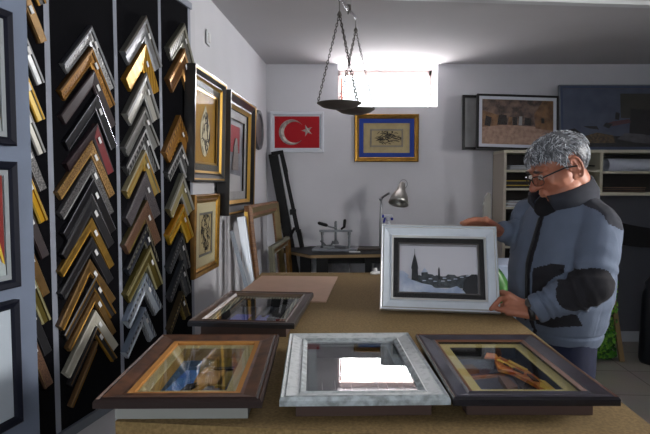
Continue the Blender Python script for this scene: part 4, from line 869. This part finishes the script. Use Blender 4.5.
# frame local axes for finger placement
fx_=V((Mh[0][0],Mh[1][0],Mh[2][0])); fy_=V((Mh[0][1],Mh[1][1],Mh[2][1])); fz_=V((Mh[0][2],Mh[1][2],Mh[2][2]))
def FR(x,y,z): return c0+fx_*x+fy_*y+fz_*z       # on the held picture
hw=wH/2
# left (near) hand: at the lower right corner, thumb and index on the front, other fingers curled behind
kn=FR(hw+.022,.030,.012)
lw_=lwr
wd=(fy_*.75-fz_*.45).normalized()
hand(lw_,kn,None,wd,[
 (1.5,[FR(hw-.002,.048,.036),FR(hw-.018,.03,.038),FR(hw-.034,.012,.034)]),
 (.5,[FR(hw+.0,.030,-.022),FR(hw-.03,.028,-.024),FR(hw-.05,.024,-.018)]),
 (-.5,[FR(hw+.002,.014,-.022),FR(hw-.025,.014,-.024),FR(hw-.04,.013,-.018)]),
 (-1.5,[FR(hw+.008,.012,.03),FR(hw-.006,.012,.036),FR(hw-.014,.012,.034)])],
 [lw_+(kn-lw_)*.35+wd*.02,FR(hw+.03,.066,.02),FR(hw+.013,.078,-.004),FR(hw-.005,.075,-.018)])
# right (far) hand: palm behind the upper right corner, fingers over the top edge
kt=FR(hw-.045,hH+.024,-.004)
wd2=(fz_*.8+fx_*.2).normalized()
hand(rwr,kt,None,wd2,[
 (1.5,[FR(hw-.075,hH+.024,.024),FR(hw-.10,hH+.017,.03),FR(hw-.115,hH+.010,.031)]),
 (.5,[FR(hw-.08,hH+.022,.012),FR(hw-.105,hH+.015,.015),FR(hw-.122,hH+.012,.014)]),
 (-.5,[FR(hw-.078,hH+.022,-.006),FR(hw-.10,hH+.014,-.008),FR(hw-.112,hH+.008,-.012)]),
 (-1.5,[FR(hw-.07,hH+.018,-.02),FR(hw-.088,hH+.006,-.024),FR(hw-.095,hH-.008,-.022)])],
 [rwr+(kt-rwr)*.4,FR(hw-.02,hH+.002,-.022),FR(hw-.04,hH-.02,-.022),FR(hw-.055,hH-.035,-.02)])
vs,fs=melt(skin,.0035,3)
skm=mat('skin',(190,128,100),.5,bump=.25,bscale=120,rgb2=(168,104,80),vscale=14)
def sd(p,n_):
    q=p-HC; x,y,z=q.dot(hf),q.dot(hl),q.dot(hu)
    d=0
    if q.length<.16:
        # eye sockets and cheek fold
        for s in (-1,1):
            e=((x-.09)/.02)**2+((y-s*.033)/.019)**2+((z-.010)/.012)**2
            d-=.004*math.exp(-e)
        e=((z+.062)/.0022)**2+((y)/.024)**2
        if x>.06: d-=.003*math.exp(-e)
        d+=.0008*noise.noise(p*60)
    return d
skinned('body',vs,fs,[skm],man,disp=sd)
# eyes, brows
mb=MB()
for s in (-1,1):
    mb=MB(); mb.ell(H(.0885,s*.033,.004),(.009,.012,.0095),rot=Hrot); e_=build(mb,'eye',mat('eye_white',(196,188,180),.3),man,smooth=True)
    mb=MB(); mb.ell(H(.0955,s*.033,-.001),(.0028,.0055,.0055),rot=Hrot); build(mb,'iris',mat('brown_iris',(46,30,22),.2),e_,smooth=True)
mb=MB()
r=random.Random(5)
for s in (-1,1):
    for k in range(60):
        u=r.random(); y=s*(.014+.036*u); p=H(.098-.012*u*u,y,.027-.006*u+r.uniform(-.004,.004)); mb.tube([p,p+hl*s*.009+hu*.004+hf*.002],[.0011,.0004],n=4,ends=False)
build(mb,'eyebrow',mat('grey_brow',(96,92,90),.8),man)
# hair: a skull cap with thousands of short locks
def skull(th,ph,gr=0):
    # th azimuth from forward, ph elevation
    x=-.012+(.101+gr)*math.cos(ph)*math.cos(th); y=(.079+gr)*math.cos(ph)*math.sin(th); z=.030+(.080+gr)*math.sin(ph); return x,y,z
def hairline(th):
    a=abs((th+math.pi)%(2*math.pi)-math.pi)
    # lower limit of elevation by azimuth
    pts=[(0,.32),(.5,.30),(.95,.22),(1.18,-.05),(1.30,-.36),(1.42,-.3),(1.5,.16),(1.80,.14),(1.94,-.5),(2.4,-.95),(3.15,-1.0)]
    for (a0_,b0_),(a1_,b1_) in zip(pts,pts[1:]):
        if a<=a1_: return b0_+(b1_-b0_)*(a-a0_)/(a1_-a0_)
    return -1
mb=MB(); NT=56; NP=18; rows=[]
for j in range(NP+1):
    row=[]
    for i in range(NT):
        th=2*math.pi*i/NT; lo=hairline(th); ph=lo+(math.pi/2-lo)*j/NP
        g=.014*min(1,j/3)*(.75+.35*math.sin(ph)) + .004*noise.noise(V((math.cos(th)*3,math.sin(th)*3,ph*3)))
        row.append(H(*skull(th,ph,g if j else -.006)))
    rows.append(row)
mb.rings(rows,cap=False)
hair=build(mb,'hair',mat('grey_hair',(128,130,134),.55,rgb2=(78,80,84),vscale=90,stretch=(1,1,3)),man,smooth=True)
mb=MB(); r=random.Random(9)
for k in range(4200):
    th=r.uniform(-math.pi,math.pi); ph=math.asin(r.uniform(-.85,1)) 
    if ph<hairline(th)+.04: continue
    if ph>1.45: ph=1.45
    p0=V(skull(th,ph,.008)); out=(p0-V((-.012,0,.03))).normalized()
    # comb direction: sideways and forward on the crown, down at the back and the sides
    side=V((.55,.35 if p0.y>-.01 else -.35,0)) if p0.x>-.03 else V((-.5,0,-.5))
    if ph<.55: side=V((-.15,0,-.9)) if abs(th)>1.2 else V((.35,.3,-.5))
    side=side+V((r.uniform(-.35,.35),r.uniform(-.35,.35),r.uniform(-.25,.25))); side=(side-out*side.dot(out)).normalized()
    L=r.uniform(.018,.034)*(1.1 if ph>.4 else .5); lift=r.uniform(.12,.4)*(1.0 if ph>.4 else .35)
    pth=[p0,p0+(side*.5+out*lift)*L,p0+(side+out*lift*.7)*L]
    mb.tube([H(*q_) for q_ in pth],[.0017,.0015,.0003],n=4,ends=False,m=k%3)
o=build(mb,'hair_locks',[mat('silver_hair',(200,204,210),.45),mat('mid_grey_hair',(142,144,148),.5),mat('dark_grey_hair',(84,86,90),.5)],hair); o['kind']='stuff'
# glasses
gl_=mat('glasses_frame',(24,24,26),.3)
mb=MB()
for s in (-1,1):
    ring=[]
    for k in range(20):
        a=2*math.pi*k/20; yy=.033*s+.026*math.copysign(abs(math.cos(a))**.7,math.cos(a)); zz=-.004+.017*math.copysign(abs(math.sin(a))**.8,math.sin(a)); ring.append(H(.110-.35*max(0,abs(yy)-.02),yy,zz))
    for k in range(20): mb.tube([ring[k],ring[(k+1)%20]],.0012 if k>10 else .002,n=6,ends=False)
    mb.bar(H(.096,s*.060,.006),H(.02,s*.083,.008),.003,.005,up=tuple(hu)); mb.bar(H(.02,s*.083,.008),H(-.02,s*.086,-.004),.003,.005,up=tuple(hu))
mb.tube([H(.112,-.009,.002),H(.116,0,.006),H(.112,.009,.002)],.0015,n=6)
gg=build(mb,'glasses',gl_,man)
# jacket
J=MB()
def tor(z,hwid,hdep,fo,lo=0,n=28):
    ring=[]
    for k in range(n):
        a=2*math.pi*k/n; ca,sa=math.cos(a),math.sin(a); e=.85
        ring.append(bodyp(lo+hwid*math.copysign(abs(ca)**e,ca),fo+hdep*math.copysign(abs(sa)**e,sa),z))
    return ring
J.rings([tor(.745,.145,.104,.008),tor(.77,.156,.114,.008),tor(.82,.168,.128,.010),tor(.90,.192,.150,.01),tor(1.0,.196,.150,.012),tor(1.08,.192,.142,.005),tor(1.15,.18,.132,-.005),tor(1.21,.15,.118,-.012),tor(1.255,.115,.10,-.018),tor(1.29,.08,.08,-.02)])
J.tube([lsh+V((0,0,-.01)),lsh+(lel-lsh)*.5,lel,],[.074,.072,.062],n=18); J.tube([lel,lel+(lwr-lel)*.4,lwr+(lel-lwr)*.12],[.066,.060,.046],n=18); J.ell(lel,(.066,.066,.066))
J.tube([rsh,rsh+(rel-rsh)*.5,rel],[.076,.068,.06],n=18); J.tube([rel,rel+(rwr-rel)*.5,rwr+(rel-rwr)*.16],[.06,.052,.042],n=18); J.ell(rel,(.06,.06,.06))
J.tube([bodyp(.05,-.03,1.225),lsh+V((0,0,.004))],[.07,.07],n=14); J.tube([bodyp(-.05,-.03,1.225),rsh+V((0,0,.0))],[.07,.07],n=14)
vs,fs=melt(J,.0046,12)
j1=mat('fleece_grey_blue',(104,115,134),.95,bump=.35,bscale=260,var=.10,vscale=14); j2=mat('fleece_dark_grey',(50,52,60),.95,bump=.35,bscale=260); j3=mat('fleece_near_black',(34,33,38),.95,bump=.35,bscale=260)
def seg(p,a,b):
    t_=max(0,min(1,(p-a).dot(b-a)/(b-a).length_squared)); return t_,(p-(a+(b-a)*t_)).length
ua=(lel-lsh).normalized(); fa=(lwr-lel).normalized()
def jd(p,n_):
    d=.006*noise.noise(p*9)+.0028*noise.noise(p*22)
    t_,q=seg(p,lel,lwr)
    if q<.085:
        d+=.0065*math.sin((t_*(lwr-lel).length)*150+3*noise.noise(p*8))*math.exp(-((t_-.22)/.22)**2)
        d+=.0045*math.sin(t_*60+4*noise.noise(p*10))*math.exp(-((t_-.8)/.2)**2)
    t2,q2=seg(p,lsh,lel)
    if q2<.1: d+=.005*math.sin(t2*26+5*noise.noise(p*6))*math.exp(-((t2-.85)/.2)**2)
    t3,q3=seg(p,rel,rwr)
    if q3<.08: d+=.004*math.sin(t3*30+4*noise.noise(p*9))
    if p.z<.93:
        d+=.007*noise.noise(V((p.x*6,p.y*6,p.z*22)))
    # hem band
    if p.z<.80: d-=.004*(1 if p.z>.79 else 0)
    # centre zip groove on chest
    q_=p-BC; l=q_.dot(ld); f=q_.dot(fd)
    if f>.05 and p.z<1.28: d-=.004*math.exp(-(l/.006)**2)
    d+=.009*noise.noise(V((p.x*5+2,p.y*5,p.z*7)))*(1 if f>.02 else .4)
    return d
def jz(p,n_):
    q_=p-BC; l=q_.dot(ld); f=q_.dot(fd); z=p.z
    t1,a1=seg(p,lel-ua*.085,lel+fa*.10)
    tt,aa=seg(p,lsh,lel); t5,a5=seg(p,lel,lwr); t3,a3=seg(p,rel,rwr); t4,a4=seg(p,rsh,rel)
    onarm=(aa<.088 and tt>.12) or (a5<.075)
    onr=(a3<.07) or (a4<.08 and t4>.15)
    if onarm:
        c_=lel+V((-.035,-.055,-.01)); e=p-c_
        x_=e.dot(V((.85,0,.5)).normalized()); y_=e.dot(V((-.5,0,.85)).normalized())
        if (x_/.092)**2+(y_/.062)**2<1 and p.y<lel.y+.03: return 2
        return 0
    if onr: return 0
    if abs(l)<.010 and f>.04: return 2
    if z>1.165-.25*f and f<.03 and l>-.2: return 1
    if z<1.05-.35*max(0,.09-l) and z>.825+.25*max(0,l-.08) and l>.02 and l<.165: return 2
    return 0
jk=skinned('jacket',vs,fs,[j1,j2,j3],man,zone=jz,disp=jd)
# collar: stand collar opening at the front
mb=MB(); ri=[];
NC=36
for k in range(NC+1):
    a=R(26)+R(308)*k/NC           # from the left of the opening around the back
    cf,cl=math.cos(a),math.sin(a); back=(1-cf)/2
    base=bodyp(.10*cl,.092*cf-.012,1.252+.012*back-.035*(1-back)); topp=bodyp(.096*cl,.102*cf+.012+.02*(1-back),1.338+.02*back-.06*(1-back))
    o2=(ld*cl+fd*cf)
    mid_=base*.45+topp*.55+o2*.014
    ri.append([base+o2*.012,mid_+o2*.006,topp+o2*.004,topp-o2*.006,mid_-o2*.012,base-o2*.006])
mb.rings(ri)
build(mb,'collar',[j2],jk,smooth=True)
mb=MB(); n1=neck0+V((0,0,-.05)); n2=neck0+V((0,0,.03)); n3=H(-.035,0,-.06)
mb.tube([n1,n2,n2+(n3-n2)*.55+fd*.004],[.088,.074,.069],n=24); mb.ell(bodyp(0,.035,1.235),(.078,.078,.062),n=24,k=12); build(mb,'shirt_collar',[mat('black_knit',(22,22,26),.95)],man,smooth=True)
mb=MB(); pp=[]
for k in range(10):
    a=R(95)+R(60)*k/9; pp.append(bodyp(.083*math.sin(a),.088*math.cos(a)+.012,1.352))
mb.tube(pp,.0025,n=6); build(mb,'collar_rim_light',[mat('painted_rim_light',(200,208,220),.6)],jk,smooth=True)  # pale line along the collar back, rim light painted in as colour
mb=MB(); pp=[bodyp(.0,.168 if z<1.05 else .168-.35*(z-1.05),z) for z in [.84+.04*i for i in range(10)]]
mb.tube(pp,.0045,n=6); build(mb,'zip',[mat('zip_black',(20,20,22),.5)],jk,smooth=True)
# cuff and watch on the near wrist
mb=MB(); a_=lwr+(lel-lwr)*.14; b_=lwr+(lel-lwr)*.02; rot=(b_-a_).to_track_quat('Z','Y').to_matrix(); L=(b_-a_).length
mb.lathe(a_,[(.046,-.01),(.05,0),(.05,L*.7),(.046,L),(.038,L),(.038,-.01)],n=24,rot=rot,cap=False); build(mb,'cuff',[j1],jk,smooth=True)
mb=MB(); c_=lwr+(kn-lwr)*.10; d_=(kn-lwr).normalized(); rot=d_.to_track_quat('Z','Y').to_matrix(); u_=d_.cross(wd).normalized()
rs=[]
for k in range(20):
    a=2*math.pi*k/20; o2=wd*math.cos(a)*1.25+u_*math.sin(a)*.9
    rs.append([c_+o2*.0285-d_*.011,c_+o2*.0325-d_*.009,c_+o2*.0325+d_*.009,c_+o2*.0285+d_*.011])
mb.rings(rs,loop=True)
wt=build(mb,'watch',[mat('black_strap',(24,24,26),.5)],man,smooth=True)
# trousers
T_=MB()
T_.rings([tor(.70,.125,.10,.025),tor(.78,.125,.10,.02),tor(.84,.12,.095,.01),tor(.9,.12,.09,0)])
for s in (1,-1):
    T_.tube([bodyp(.06*s,.02,.78),bodyp(.075*s,.03,.66),bodyp(.095*s,.03,.45),bodyp(.11*s,.0,.22),bodyp(.11*s,.0,.085)],[.088,.084,.068,.062,.06],n=18)
vs,fs=melt(T_,.009,5)
skinned('trousers',vs,fs,[mat('dark_denim',(26,32,60),.85,bump=.4,bscale=400,var=.3,vscale=12)],man,disp=lambda p,n_: .006*noise.noise(V((p.x*10,p.y*10,p.z*16))))
for s in (1,-1):
    mb=MB()
    def sole(z,g): return [bodyp(.115*s+ (.046+g)*math.cos(a)*(1 if math.sin(a)>0 else .8),.05+(.135+g)*math.sin(a),z) for a in [2*math.pi*k/24 for k in range(24)]]
    mb.rings([sole(.0,-.002),sole(.02,.002)]); mb.rings([sole(.02,-.003),sole(.05,-.006),[bodyp(.115*s+.036*math.cos(a),.02+.09*math.sin(a),.085) for a in [2*math.pi*k/24 for k in range(24)]],[bodyp(.113*s+.03*math.cos(a),-.02+.045*math.sin(a),.11) for a in [2*math.pi*k/24 for k in range(24)]]])
    build(mb,'shoe',[mat('black_leather',(24,22,22),.4)],man,smooth=True)

mb=MB(); u2=u_ if u_.y<0 else -u_; cc=c_+u2*.031; rot=u2.to_track_quat('Z','Y').to_matrix(); mb.lathe(cc,[(0,0),(.017,0),(.017,.007),(.014,.009),(0,.009)],n=20,rot=rot); build(mb,'watch_case',darkmetal,wt)
mb=MB()
for s in (-1,1):
    mb=MB(); i=mb.pts([H(.111,s*.033+.022*math.cos(a),-.004+.014*math.sin(a)) for a in [2*math.pi*k/16 for k in range(16)]]+[H(.1102,s*.033+.022*math.cos(a),-.004+.014*math.sin(a)) for a in [2*math.pi*k/16 for k in range(16)]])
    mb.face([i+k for k in range(16)]); mb.face([i+16+k for k in range(16)][::-1])
    for k in range(16): mb.face((i+k,i+(k+1)%16,i+16+(k+1)%16,i+16+k))
    build(mb,'lens',glass('picture_glass'),gg)
#MAN_END
# ------------------------------------------------------------------ world, lights
w=bpy.data.worlds.new('world'); S.world=w; w.use_nodes=True
bg=w.node_tree.nodes['Background']; bg.inputs['Color'].default_value=(.9,.95,1,1); bg.inputs['Strength'].default_value=3.5
def area(name,loc,rot,sx,sy,e,col):
    l=bpy.data.lights.new(name,'AREA'); l.shape='RECTANGLE'; l.size=sx; l.size_y=sy; l.energy=e; l.color=col
    o=bpy.data.objects.new(name,l); COL.objects.link(o); o.location=loc; o.rotation_euler=rot; return o
area('daylight_back_window',((wx0+wx1)/2,5.35,1.62),(R(-122),0,0),1.2,.5,120,(1,.90,.87))
area('daylight_sky_behind_window',((wx0+wx1)/2,5.1,2.25),(R(-90),0,0),1.8,.9,130,(.95,.96,1))
area('daylight_right_window',(XR+.5,(RW[0]+RW[1])/2,(RW[2]+RW[3])/2),(0,R(90),0),.6,.95,95,(1,.98,.95))
area('daylight_front_window',((FW[0]+FW[1])/2,YF-.25,(FW[2]+FW[3])/2),(R(90),0,0),1.4,1.35,3,(.82,.9,1))
S.view_settings.view_transform='Standard'; S.view_settings.look='None'; S.view_settings.gamma=1; S.view_settings.exposure=.3
